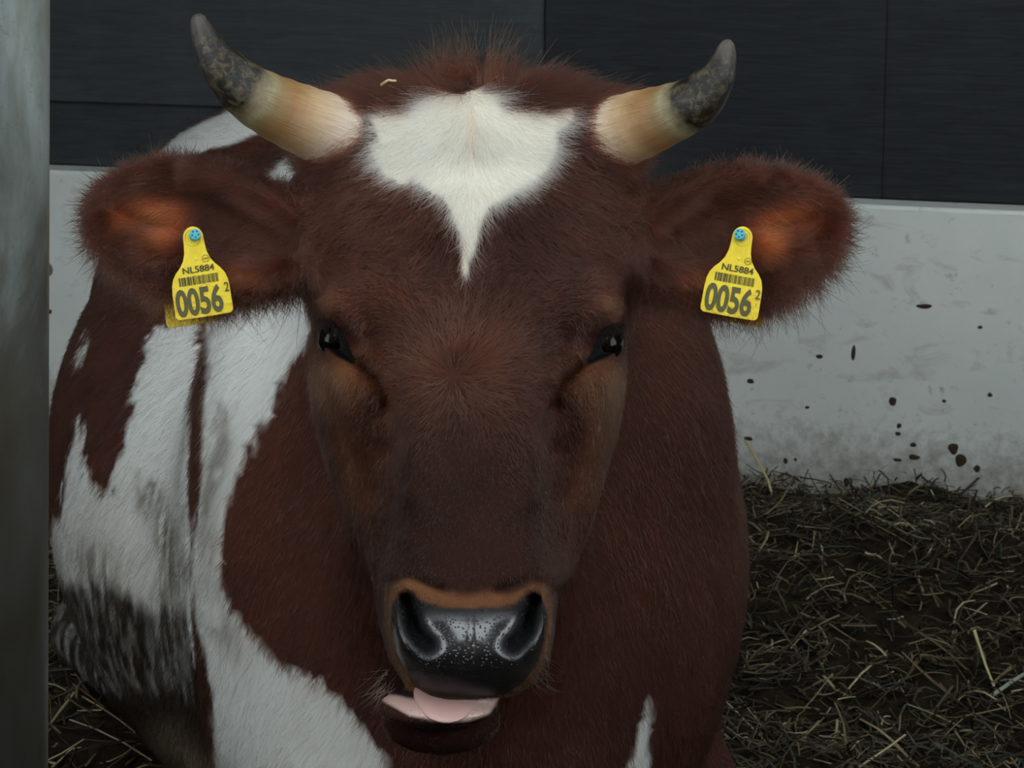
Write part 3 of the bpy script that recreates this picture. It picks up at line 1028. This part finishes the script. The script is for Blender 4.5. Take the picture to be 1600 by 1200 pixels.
# ------------------------------------------------------------------ fur
def fur_material(name, rough=0.35):
    m = bpy.data.materials.new(name)
    m.use_nodes = True
    nt = m.node_tree
    nt.nodes.remove(nt.nodes['Principled BSDF'])
    hb = node(nt, 'ShaderNodeBsdfHairPrincipled')
    hb.model = 'CHIANG'
    hb.parametrization = 'COLOR'
    a = node(nt, 'ShaderNodeAttribute', attribute_name='coat')
    nt.links.new(a.outputs['Color'], hb.inputs['Color'])
    hb.inputs['IOR'].default_value = 1.42
    hb.inputs['Roughness'].default_value = rough
    hb.inputs['Radial Roughness'].default_value = 0.5
    nt.links.new(hb.outputs[0], nt.nodes['Material Output'].inputs['Surface'])
    return m
M_fur = fur_material('coat_hair')

tri = np.concatenate([Q[:, [0, 1, 2]], Q[:, [0, 2, 3]]])
TA, TB, TC = V[tri[:, 0]], V[tri[:, 1]], V[tri[:, 2]]
TN = np.cross(TB - TA, TC - TA)
TAREA = np.linalg.norm(TN, axis=1) * .5
vn = np.zeros_like(V)
for k in range(3):
    np.add.at(vn, tri[:, k], TN)
vn /= np.linalg.norm(vn, axis=1)[:, None] + 1e-12
tpx, tpy, tD = project((TA + TB + TC) / 3)
treg = REG[tri[:, 0]]
view = CAM - (TA + TB + TC) / 3
tface = (TN / (2 * TAREA[:, None] + 1e-15) * (view / np.linalg.norm(view, axis=1)[:, None])).sum(-1)
tgl = Gloss[tri].max(1)
teye = np.minimum(samp(eyeL, tpx, tpy), samp(eyeR, tpx, tpy))

def scatter(n, weight, rng):
    w = TAREA * weight
    cw = np.cumsum(w)
    idx = np.searchsorted(cw, rng.random(n) * cw[-1])
    u, v = rng.random(n), rng.random(n)
    fl = u + v > 1
    u[fl], v[fl] = 1 - u[fl], 1 - v[fl]
    P = TA[idx] + u[:, None] * (TB[idx] - TA[idx]) + v[:, None] * (TC[idx] - TA[idx])
    N = vn[tri[idx, 0]] * (1 - u - v)[:, None] + vn[tri[idx, 1]] * u[:, None] + vn[tri[idx, 2]] * v[:, None]
    N /= np.linalg.norm(N, axis=1)[:, None] + 1e-12
    return P, N, treg[idx]

def unit2(x, y):
    r = np.hypot(x, y) + 1e-6
    return x / r, y / r

def head_flow(px, py):
    """hair direction in the picture plane of the face (x right, y down)"""
    fx, fy = unit2(px - 707, (py - 585) * 1.0)
    # down the nose and cheeks
    side = (px - 735) / 240.0
    dx, dy = unit2(0.35 * side, 1.0 + 0 * px)
    t = sstep(600, 720, py)
    # forehead: hair runs out and down from the crest of the star
    ux, uy = unit2((px - 735) * 1.2, np.maximum(py - 150, 20) * 0.9 + 10)
    wob = 26 * np.sin(px * .043) + 20 * np.sin(px * .117 + 1.3) + 12 * np.sin(px * .31 + .4)
    q = sstep(480, 370, py + wob)
    lat = ga(q - .5, .38) * 0.9
    x = fx * (1 - t) + dx * t; y = fy * (1 - t) + dy * t
    # sides of the face below the eyes flow down whatever the whorl does
    sd = sstep(100, 170, np.abs(px - 735)) * sstep(430, 520, py)
    x = x * (1 - sd) + dx * sd; y = y * (1 - sd) + dy * sd
    x = x * (1 - q) + ux * q + lat * np.tanh((px - 730) / 25.0); y = y * (1 - q) + uy * q
    # poll: up and away
    pq = sstep(150, 128, py)
    vx, vy = unit2((px - 735) * 1.0, (py - 215) * 0.55)
    x = x * (1 - pq) + vx * pq; y = y * (1 - pq) + vy * pq
    return unit2(x, y)

def flow3(P, N, reg):
    px, py, D = project(P)
    F = np.zeros_like(P)
    # body: down and backwards
    F[:] = np.array([-0.15, 0.45, -1.0])
    H = reg == 1
    x, y = head_flow(px, py)
    hd = RGT * x[:, None] - UPV * y[:, None]
    F = np.where(H[:, None], hd, F)
    for r, base, O in ((2, (540, 320), earLO), (3, (935, 320), earRO)):
        E = reg == r
        gx = samp(np.gradient(O, GS, axis=1), px, py); gy = samp(np.gradient(O, GS, axis=0), px, py)
        bx, by = unit2(px - base[0], py - base[1] + 0.0)
        wgt = sstep(-45, -5, samp(O, px, py))
        sx = -1 if r == 2 else 1
        lx = .75 * bx * 1.0 + sx * .35; ly = .75 * by + .55
        x = lx * (1 - wgt) + gx * wgt; y = ly * (1 - wgt) + (gy + .25) * wgt
        x, y = unit2(x, y)
        F = np.where(E[:, None], RGT * x[:, None] - UPV * y[:, None], F)
    return F

def grow(P, N, reg, L, lift, rad, K, rng, jit=.22, clump=.25, curl=.25):
    n = len(P)
    F = flow3(P, N, reg)
    cl = np.stack([vnoise(P + o, 70.0) - .5 for o in (0., 11., 23.)], -1)
    cl2 = np.stack([vnoise(P + o, 260.0) - .5 for o in (3., 17., 29.)], -1)
    F = F / (np.linalg.norm(F, axis=1)[:, None] + 1e-9) + clump * 1.6 * cl + clump * 1.6 * cl2 + jit * rng.normal(size=(n, 3))
    F -= (F * N).sum(-1)[:, None] * N
    F /= np.linalg.norm(F, axis=1)[:, None] + 1e-9
    lift = np.clip(lift + .12 * rng.normal(size=n), .05, 1.4)
    d0 = F * np.cos(lift)[:, None] + N * np.sin(lift)[:, None]
    d1 = F * np.cos(lift * .35)[:, None] + N * np.sin(lift * .35)[:, None]
    d1 = d1 + curl * rng.normal(size=(n, 3)) * .5
    t = np.linspace(0, 1, K)[None, :, None]
    pts = P[:, None, :] - N[:, None, :] * .0006 + (d0[:, None] * t * (1 - .5 * t) + d1[:, None] * t * t * .5) * L[:, None, None]
    rr = rad[:, None] * np.linspace(1, .25, K)[None, :]
    return pts, rr

def fur(name, n, weight, length, lift, rad, K, seed, label=None, gain=None, **kw):
    r = np.random.default_rng(seed)
    P, N, reg = scatter(n, weight, r)
    px, py, D = project(P)
    L = length(px, py, reg, P) * r.uniform(.6, 1.25, len(P))
    ok = L > 0.001
    P, N, reg, L = P[ok], N[ok], reg[ok], L[ok]
    px, py, D = project(P)
    pts, rr = grow(P, N, reg, L, lift(px, py, reg), rad(px, py, reg) * r.uniform(.7, 1.2, len(P)), K, r, **kw)
    C, gl, wh = coat(P, reg)
    C = C * r.uniform(.5, 1.5, (len(P), 1)) ** np.where(wh > .5, .35, 1.0)[:, None]
    if gain is not None:
        C = C * r.uniform(gain[0], gain[1], (len(P), 1)) ** np.where(wh > .5, .2, 1.0)[:, None]
    C = np.clip(C, 0.002, .92)
    o = hair_obj(name, pts, rr, C, M_fur, None)
    adopt(o)
    o['kind'] = 'stuff'
    if label: o['label'] = label
    return o

facing = sstep(-.5, .05, tface)
bare = (tgl < .3) & (teye > 4)
ht = (treg == 1) * bare * facing
def head_len(px, py, reg, P):
    L = 0.009 + 0 * px
    L += 0.012 * sstep(470, 330, py)
    L += 0.010 * ga(np.hypot(px - 715, py - 570), 75)
    L += 0.008 * sstep(190, 140, py)
    L *= 1 - .45 * sstep(640, 760, py)
    L *= 1 - .25 * sstep(880, 920, py)
    e = np.minimum(samp(eyeL, px, py), samp(eyeR, px, py))
    L *= .35 + .65 * sstep(4, 40, e)
    return L
fur('face_fur', 170000, ht, head_len, lambda px, py, r: .30 + .25 * sstep(470, 300, py) + .15 * ga(np.hypot(px - 715, py - 570), 70),
    lambda px, py, r: .00019 + 0 * px, 5, 1)
et = (treg >= 2) * facing
def ear_len(px, py, reg, P):
    O = np.minimum(samp(earLO, px, py), samp(earRO, px, py))
    up = sstep(330, 420, py)
    return .014 + sstep(-26, -3, O) * (.006 + .022 * up) + .004 * up
fur('ear_fur', 90000, et, ear_len, lambda px, py, r: .35 + .15 * sstep(-30, 0, np.minimum(samp(earLO, px, py), samp(earRO, px, py))),
    lambda px, py, r: .00020 + 0 * px, 5, 2, jit=.28)
bt = (treg == 0) * facing * np.where(tD < 2.75, 1.0, .6)
fur('body_fur', 210000, bt, lambda px, py, r, P: .014 + 0 * px, lambda px, py, r: .28 + 0 * px, lambda px, py, r: .00026 + 0 * px, 4, 3, jit=.16)

# poll tuft: long hair sweeping up and out
tw = (treg == 1) * ga(tpx - 735, 150) * sstep(185, 130, tpy) * (tD < 2.06)
def tuft_len(px, py, reg, P):
    return .010 + .016 * ga(px - 735, 95) * sstep(170, 120, py)
fur('poll_tuft', 4500, tw, tuft_len, lambda px, py, r: .75 + 0 * px, lambda px, py, r: .00016 + 0 * px, 6, 4, 'long tousled brown hair between the horns', jit=.30, clump=.5, curl=.5)

# sparse coarser guard hairs over the short coat
fur('ear_guard_hair', 9000, et, lambda px, py, reg, P: ear_len(px, py, reg, P) * 1.35, lambda px, py, r: .42 + 0 * px,
    lambda px, py, r: .00024 + 0 * px, 6, 11, gain=(.4, 3.2), jit=.30, curl=.35)
fur('face_guard_hair', 16000, ht * (tpy > 120) * np.where(tpy < 640, 1.0, .35), lambda px, py, reg, P: head_len(px, py, reg, P) * 1.3, lambda px, py, r: .45 + 0 * px,
    lambda px, py, r: .00022 + 0 * px, 6, 12, gain=(.4, 2.8), jit=.30, curl=.35)

# stray long hairs of the tuft, whiskers and lashes
M_whisker = plain_mat('whisker', srgb(196, 190, 176), 0.4)
M_lash = plain_mat('lash', srgb(20, 16, 14), 0.5)
def surf_depth(px, py):
    return D0 - float(samp(WF, np.array([float(px)]), np.array([float(py)]))[0]) * 1e-3

def free_hairs(name, roots, mat_color, rad, seed, K=7):
    """roots: (px, py, depth, dx px, dy px, forward mm, bend px)"""
    r = np.random.default_rng(seed)
    pts = []
    for (px, py, d, dx, dy, fw, bend) in roots:
        row = []
        nx_, ny_ = -dy, dx
        ln = math.hypot(dx, dy) + 1e-6
        for k in range(K):
            t = k / (K - 1)
            b = bend * t * t
            row.append(at(px + dx * t + nx_ / ln * b, py + dy * t + ny_ / ln * b, d - fw * 1e-3 * t))
        pts.append(row)
    pts = np.array(pts)
    rr = np.full(pts.shape[:2], rad) * np.linspace(1, .35, K)[None]
    col = np.tile(mat_color, (len(pts), 1))
    o = hair_obj(name, pts, rr, col, M_fur, None)
    adopt(o)
    o['kind'] = 'stuff'
    return o

r_ = random.Random(5)
wr = []
for i in range(30):
    px = r_.uniform(596, 618); py = r_.uniform(1040, 1080)
    wr.append((px, py, D0 - .035, r_.uniform(-46, -14), r_.uniform(4, 44), r_.uniform(5, 30), r_.uniform(-10, 10)))
for i in range(34):
    px = r_.uniform(822, 856); py = r_.uniform(1010, 1076)
    wr.append((px, py, D0 - .04, r_.uniform(4, 38), r_.uniform(6, 34), r_.uniform(5, 30), r_.uniform(-10, 10)))
o = free_hairs('whiskers', wr, srgb(176, 168, 150), .00013, 1)
o['label'] = 'fine pale whiskers round the mouth'
wr = []
for (E, sx) in ((EYE_L, -1), (EYE_R, 1)):
    top = E[:5]
    for i in range(90):
        k = r_.uniform(0, len(top) - 1.001); j = int(k); t = k - j
        px = top[j][0] * (1 - t) + top[j + 1][0] * t; py = top[j][1] * (1 - t) + top[j + 1][1] * t
        q = 1 - k / 4
        wr.append((px, py - 1, surf_depth(px, py - 6) - .003, sx * r_.uniform(2, 9) * (.4 + q), r_.uniform(8, 20), r_.uniform(4, 12), r_.uniform(-3, 3)))
o = free_hairs('eyelashes', wr, srgb(22, 17, 14), .00016, 2)
wr = []
for c_ in range(70):                     # locks of the tuft, fanning up and out from the crest
    cx = 735 + r_.gauss(-8, 95)
    cx = min(max(cx, 560), 915)
    off = (cx - 735) / 150.0
    cy = 122 + abs(cx - 735) * .16 + r_.uniform(-4, 14)
    ang = off * 1.15 + r_.gauss(0, .28)
    Lc = r_.uniform(50, 125) * (1.0 - .35 * min(abs(off), 1.2))
    dep = 1.972 + r_.uniform(-.02, .03)
    bend = r_.uniform(-16, 16) + off * 14
    for i in range(16):
        L = Lc * r_.uniform(.6, 1.15); a = ang + r_.gauss(0, .13)
        wr.append((cx + r_.gauss(0, 9), cy + r_.gauss(0, 5), dep + r_.uniform(-.008, .008), L * math.sin(a), -L * math.cos(a) * .85, r_.uniform(-8, 18), bend + r_.gauss(0, 5)))
o = free_hairs('stray_tuft_hairs', wr, srgb(84, 46, 31), .00022, 3)
wr = []
for i in range(46):        # loose strands falling over the star
    sx = r_.choice([-1, 1])
    px = 735 + sx * r_.uniform(10, 120); py = r_.uniform(128, 160)
    wr.append((px, py, surf_depth(px, py) - .008, sx * r_.uniform(5, 60), r_.uniform(20, 60), r_.uniform(0, 10), -sx * r_.uniform(5, 30)))
free_hairs('forelock_strands', wr, srgb(90, 50, 34), .00012, 4)

# ------------------------------------------------------------------ ear tags
M_tag, nt, bs = new_mat('yellow_tag_plastic')
v = obj_coords(nt)
dn = noise_tex(nt, v, 120, 5, 0.65)
c = ramp(nt, dn, [(0.35, srgb(226, 196, 40)), (0.62, srgb(238, 212, 58)), (0.8, srgb(206, 172, 40))])
nt.links.new(c, bs.inputs['Base Color'])
bs.inputs['Roughness'].default_value = 0.42
M_print = plain_mat('tag_print', srgb(84, 80, 44), 0.6)
M_print2 = plain_mat('tag_print_fine', srgb(62, 60, 34), 0.6)
M_stud = plain_mat('turquoise_stud', srgb(70, 170, 186), 0.45)
M_stud_d = plain_mat('stud_recess', srgb(24, 62, 84), 0.6)

PXM = D0 * 0.97 / FPX                   # metres per picture pixel at the tags
def tag_outline():
    half = [(0, -1)]
    # right half, y down in picture pixels from the lobe's top
    for a in range(10, 100, 15):
        half.append((17 * math.sin(math.radians(a)), 17 - 18 * math.cos(math.radians(a))))
    half += [(17.6, 30), (19, 42), (23, 54), (30, 64), (38, 72), (44, 81), (47.5, 92), (48.5, 105), (49, 138)]
    for a in range(0, 100, 18):
        half.append((41 + 8 * math.cos(math.radians(a)), 140 + 8 * math.sin(math.radians(a))))
    half.append((0, 148.5))
    left = [(-x, y) for (x, y) in reversed(half[1:-1])]
    return half + left

def plate(name, mat, bow, parent):
    """a moulded plate, 1.6 mm thick, slightly bowed; local x right, z up, front is -y"""
    out = tag_outline()
    bm = bmesh.new()
    f = bm.faces.new([bm.verts.new((x * PXM, 0, -y * PXM)) for (x, y) in out])
    bm.normal_update()
    if f.normal.y > 0:
        f.normal_flip()
    r = bmesh.ops.extrude_face_region(bm, geom=[f])
    for e in r['geom']:
        if isinstance(e, bmesh.types.BMVert):
            e.co.y += 0.0016
    bmesh.ops.recalc_face_normals(bm, faces=bm.faces[:])
    rim = [e for e in bm.edges if len(e.link_faces) == 2 and abs(e.link_faces[0].normal.dot(e.link_faces[1].normal)) < .3 and abs(e.verts[0].co.y - e.verts[1].co.y) < 1e-6]
    bmesh.ops.bevel(bm, geom=rim, offset=0.0004, segments=2, affect='EDGES')
    o = bm_obj(name, bm, mat)
    o.parent = parent
    return o

def text_mesh(name, txt, size, x, z, mat, parent, sx=1.0, bold=0.0, y=-0.00035):
    cu = bpy.data.curves.new(name, 'FONT')
    cu.body = txt
    cu.size = size
    cu.align_x = 'CENTER'
    cu.align_y = 'CENTER'
    cu.offset = bold
    cu.extrude = 0.00018
    cu.resolution_u = 6
    tmp = bpy.data.objects.new(name + '_tmp', cu)
    COL.objects.link(tmp)
    bpy.context.view_layer.update()
    me = bpy.data.meshes.new_from_object(tmp.evaluated_get(bpy.context.evaluated_depsgraph_get()))
    bpy.data.objects.remove(tmp)
    me.transform(Matrix.Translation((x, y, z)) @ Matrix.Diagonal((sx, 1, 1, 1)) @ Matrix.Rotation(math.pi / 2, 4, 'X'))
    me.materials.clear(); me.materials.append(mat)
    o = bpy.data.objects.new(name, me)
    COL.objects.link(o)
    o.parent = parent
    return o

def ear_tag(px, py, depth, roll, yaw, stud_dx, back_dx, back_dy, label, two_dx):
    root = bpy.data.objects.new('ear_tag', None)
    root.empty_display_size = .02
    COL.objects.link(root)
    R = Matrix.Rotation(-PITCH, 4, 'X') @ Matrix.Rotation(roll, 4, 'Y') @ Matrix.Rotation(yaw, 4, 'Z')
    root.matrix_world = Matrix.Translation(tuple(at(px, py, depth))) @ R
    tag(root, label, 'ear tag', 'yellow ear tags of the cow')
    fp = plate('front_plate', M_tag, 0, root)
    # lobe rings
    bm = bmesh.new()
    for rr in (9, 13.5):
        n_ = 32
        ring = []
        for k in range(n_):
            a = 2 * math.pi * k / n_
            ring.append([bm.verts.new(((rr + q) * PXM * math.cos(a), yy, -17 * PXM + (rr + q) * PXM * math.sin(a))) for q, yy in ((-1, 0), (0, -.0006), (1, 0))])
        for k in range(n_):
            a, b = ring[k], ring[(k + 1) % n_]
            for j in (0, 1):
                bm.faces.new((a[j], a[j + 1], b[j + 1], b[j]))
    o = bm_obj('lobe_ring', bm, M_tag, None, True); o.parent = fp
    def P(v): return v * PXM
    for (txt, name, size, x, z, sx, bold, mt) in (('NL5884', 'country_code', 15, 1, -70, 1.12, .00006, M_print2),
                                                  ('0056', 'number_print', 60, -5, -124, .66, .0009, M_print),
                                                  ('2', 'small_digit', 22, two_dx, -106, .8, .00010, M_print)):
        o = text_mesh(name, txt, P(size), P(x), P(z), mt, root, sx, bold)
        o.parent = fp
    # bar code
    bm = bmesh.new()
    rb = random.Random(11)
    xx = -34.0
    while xx < 34:
        w_ = rb.choice([.8, .8, 1.5, 2.2]); g_ = rb.choice([.9, 1.3, 2.0])
        bmesh.ops.create_cube(bm, size=1, matrix=Matrix.Translation((P(xx + w_ / 2), -.0003, P(-87))) @ Matrix.Diagonal((P(w_), .0003, P(14), 1)))
        xx += w_ + g_
    o = bm_obj('bar_code', bm, M_print2); o.parent = fp
    # small round approval mark
    bm = bmesh.new()
    n_ = 28
    vo_ = [bm.verts.new((P(16 + 6 * math.cos(6.2832 * k / n_)), -.0003, P(-54 + 6 * math.sin(6.2832 * k / n_)))) for k in range(n_)]
    vi_ = [bm.verts.new((P(16 + 5.2 * math.cos(6.2832 * k / n_)), -.0003, P(-54 + 5.2 * math.sin(6.2832 * k / n_)))) for k in range(n_)]
    for k in range(n_):
        bm.faces.new((vo_[k], vo_[(k + 1) % n_], vi_[(k + 1) % n_], vi_[k]))
    for dx in (-2.4, 0, 2.4):
        bmesh.ops.create_cube(bm, size=1, matrix=Matrix.Translation((P(16 + dx), -.0003, P(-54))) @ Matrix.Rotation(.35, 4, 'Y') @ Matrix.Diagonal((P(.8), .0002, P(3.4), 1)))
    o = bm_obj('round_mark', bm, M_print2); o.parent = fp
    # moulding pip
    bm = bmesh.new()
    bmesh.ops.create_uvsphere(bm, u_segments=14, v_segments=8, radius=P(3.0), matrix=Matrix.Translation((0, 0, P(-53))) @ Matrix.Diagonal((1, .25, 1, 1)))
    o = bm_obj('moulding_pip', bm, M_tag, None, True); o.parent = fp
    # stud: pin through the ear with a pierced turquoise cap
    d = Vector((P(stud_dx), -.008, P(6)))
    base = Vector((0, .012, P(-17)))
    q = Vector((0, 0, 1)).rotation_difference((d - Vector((0, .0, 0))).normalized())
    def cone(nm, r1, r2, p0, p1, mt, par):
        bm = bmesh.new()
        ax = Vector(p1) - Vector(p0)
        bmesh.ops.create_cone(bm, cap_ends=True, segments=26, radius1=r1, radius2=r2, depth=ax.length,
                              matrix=Matrix.Translation((Vector(p0) + Vector(p1)) / 2) @ Vector((0, 0, 1)).rotation_difference(ax.normalized()).to_matrix().to_4x4())
        e_ = [e for e in bm.edges if len(e.link_faces) == 2 and e.link_faces[0].normal.dot(e.link_faces[1].normal) < .5]
        bmesh.ops.bevel(bm, geom=e_, offset=min(r1, r2) * .12, segments=2, affect='EDGES')
        o = bm_obj(nm, bm, mt, None, False); o.parent = par
        return o
    p0 = Vector((0, .004, P(-17)))
    st = cone('stud', P(8.6), P(9.2), p0, p0 + Vector((P(stud_dx), -.010, P(4))), M_stud, root)
    tip = p0 + Vector((P(stud_dx), -.010, P(4)))
    for k in range(5):
        a = 2 * math.pi * k / 5 + .3
        ax = Vector((P(stud_dx), -.010, P(4))).normalized()
        u = ax.cross(Vector((0, 0, 1))).normalized(); w2 = ax.cross(u)
        c0 = tip + (u * math.cos(a) + w2 * math.sin(a)) * P(5.2)
        cone('stud_slot', P(1.7), P(1.5), c0 - ax * .0004, c0 + ax * .00025, M_stud_d, st)
    bp = plate('back_plate', M_tag, 0, root)
    bp.location = (P(back_dx), .046, P(-back_dy))
    bp.rotation_euler = (0, 0, 0)
    return root

def ear_w(G, px, py):
    return float(samp(G, np.array([float(px)]), np.array([float(py)]))[0]) * 1e-3
dL = D0 - (ear_w(earLG, 310, 420) + .030)
dR = D0 - (ear_w(earRG, 1150, 420) + .030)
ear_tag(299, 355, dL, math.radians(-8.5), math.radians(-8), 8, -44, 6,
        'yellow ear tag 0056 beside the steel pole, back plate peeping out towards the pole', 44)
ear_tag(1163, 355, dR, math.radians(10), math.radians(8), -9, 33, 5,
        'yellow ear tag 0056 in front of the pale concrete and straw, away from the pole', 42)

# ------------------------------------------------------------------ steel pole
M_galv, nt, bs = new_mat('galvanised_steel')
v = obj_coords(nt)
n1_ = noise_tex(nt, obj_coords(nt, (1, 1, .35)), 22, 6, 0.65, 0.4)
n2_ = noise_tex(nt, v, 160, 4, 0.7)
c = ramp(nt, n1_, [(0.30, srgb(104, 100, 88)), (0.5, srgb(128, 136, 132)), (0.72, srgb(156, 168, 167))])
c = mix(nt, ramp(nt, noise_tex(nt, obj_coords(nt, (1, 1, .5)), 9, 6, .7, .8), [(0.52, (0, 0, 0)), (0.72, (.75, .75, .75))]), c, srgb(112, 92, 66))
c = mix(nt, ramp(nt, n2_, [(0.60, (0, 0, 0)), (0.75, (.6, .6, .6))]), c, srgb(92, 84, 72))
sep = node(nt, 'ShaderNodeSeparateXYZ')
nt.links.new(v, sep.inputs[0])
ma = node(nt, 'ShaderNodeMath', operation='MULTIPLY_ADD')         # brown-grey coat, darker below a ragged upper edge
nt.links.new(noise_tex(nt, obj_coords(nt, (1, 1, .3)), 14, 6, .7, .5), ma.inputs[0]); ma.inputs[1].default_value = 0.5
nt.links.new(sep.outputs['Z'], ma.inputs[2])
low_coat = ramp(nt, ma.outputs[0], [(0.0, (.86, .86, .86)), (1.0, (0, 0, 0))])
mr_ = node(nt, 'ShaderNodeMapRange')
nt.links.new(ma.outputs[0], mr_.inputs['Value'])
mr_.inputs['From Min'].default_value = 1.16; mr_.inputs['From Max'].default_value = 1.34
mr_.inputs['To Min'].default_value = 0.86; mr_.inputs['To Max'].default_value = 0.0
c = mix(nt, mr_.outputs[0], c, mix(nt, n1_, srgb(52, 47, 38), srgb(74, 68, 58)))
nt.links.new(c, bs.inputs['Base Color'])
bs.inputs['Metallic'].default_value = 0.25
bs.inputs['Roughness'].default_value = 0.48
bump(nt, bs, n2_, 0.15, 0.001)
PD = 1.72
pc = at(8, 600, PD)
pole_r = 71 * PD / FPX
pole = empty('steel_pole', (pc[0], pc[1], 0))
tag(pole, 'round galvanised steel pole standing at the edge of the pen beside the cow', 'pole')
def tube(name, cx, cy, z0, z1, r, mat, parent, seg=48):
    bm = bmesh.new()
    bmesh.ops.create_cone(bm, cap_ends=True, segments=seg, radius1=r, radius2=r, depth=z1 - z0, matrix=Matrix.Translation((cx, cy, (z0 + z1) / 2)))
    for f in bm.faces:
        f.smooth = len(f.verts) == 4
    o = bm_obj(name, bm, mat)
    if parent: adopt(o, parent)
    return o
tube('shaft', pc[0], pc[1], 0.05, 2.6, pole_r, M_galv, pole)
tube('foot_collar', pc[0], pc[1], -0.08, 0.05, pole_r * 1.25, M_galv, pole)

pole.rotation_euler = (0, math.radians(2.3), 0)
pole.location.x -= math.tan(math.radians(2.3)) * 0.90 * 1.0
# single pieces of straw that stand out
M_straw1 = plain_mat('pale_straw', srgb(206, 190, 140), 0.5)
M_straw2 = plain_mat('grey_green_stalk', srgb(150, 160, 140), 0.6)
def stalk(name, pts, r, mat, label, category='straw'):
    """a bent stalk through pixel points (px, py, depth)"""
    c = np.array([at(*p) for p in pts])
    k = 6
    VV, FF = [], []
    for i, p in enumerate(c):
        t = c[min(i + 1, len(c) - 1)] - c[max(i - 1, 0)]
        t /= np.linalg.norm(t)
        u = np.cross(t, FWD); u /= np.linalg.norm(u)
        w = np.cross(u, t)
        rr = r * (1 - .3 * i / len(c))
        for j in range(k):
            a = 2 * math.pi * j / k
            VV.append(p + (u * math.cos(a) + w * .6 * math.sin(a)) * rr)
    for i in range(len(c) - 1):
        for j in range(k):
            FF.append((i * k + j, i * k + (j + 1) % k, (i + 1) * k + (j + 1) % k, (i + 1) * k + j))
    FF.append(tuple(range(k - 1, -1, -1))); FF.append(tuple(range(len(VV) - k, len(VV))))
    o = mesh_obj(name, VV, FF, mat, None, True)
    tag(o, label, category)
    return o
stalk('straw_wisp', [(595, 133, 1.93), (602, 128, 1.925), (607, 125, 1.923), (613, 126, 1.923), (619, 126, 1.925)], .0011, M_straw1,
      'tiny pale straw wisp caught in the brown hair between the horns')

stalk('straw_stalk', [(1164, 688, 4.62), (1176, 706, 4.61), (1188, 728, 4.60), (1200, 750, 4.58), (1206, 772, 4.54)], .0028, M_straw1,
      'long bent straw stalk leaning on the pale concrete next to the cow')
stalk('straw_stalk', [(1522, 985, 3.52), (1530, 1010, 3.54), (1541, 1042, 3.54), (1553, 1072, 3.50)], .0026, M_straw1,
      'pale upright straw stalk in the bedding farthest from the cow')
stalk('weed_stem', [(1548, 1088, 3.44), (1566, 1076, 3.45), (1586, 1062, 3.45), (1606, 1050, 3.46)], .0036, M_straw2,
      'grey-green weed stem lying on the straw at the edge of the view')
print('done', _t.time() - _t0)
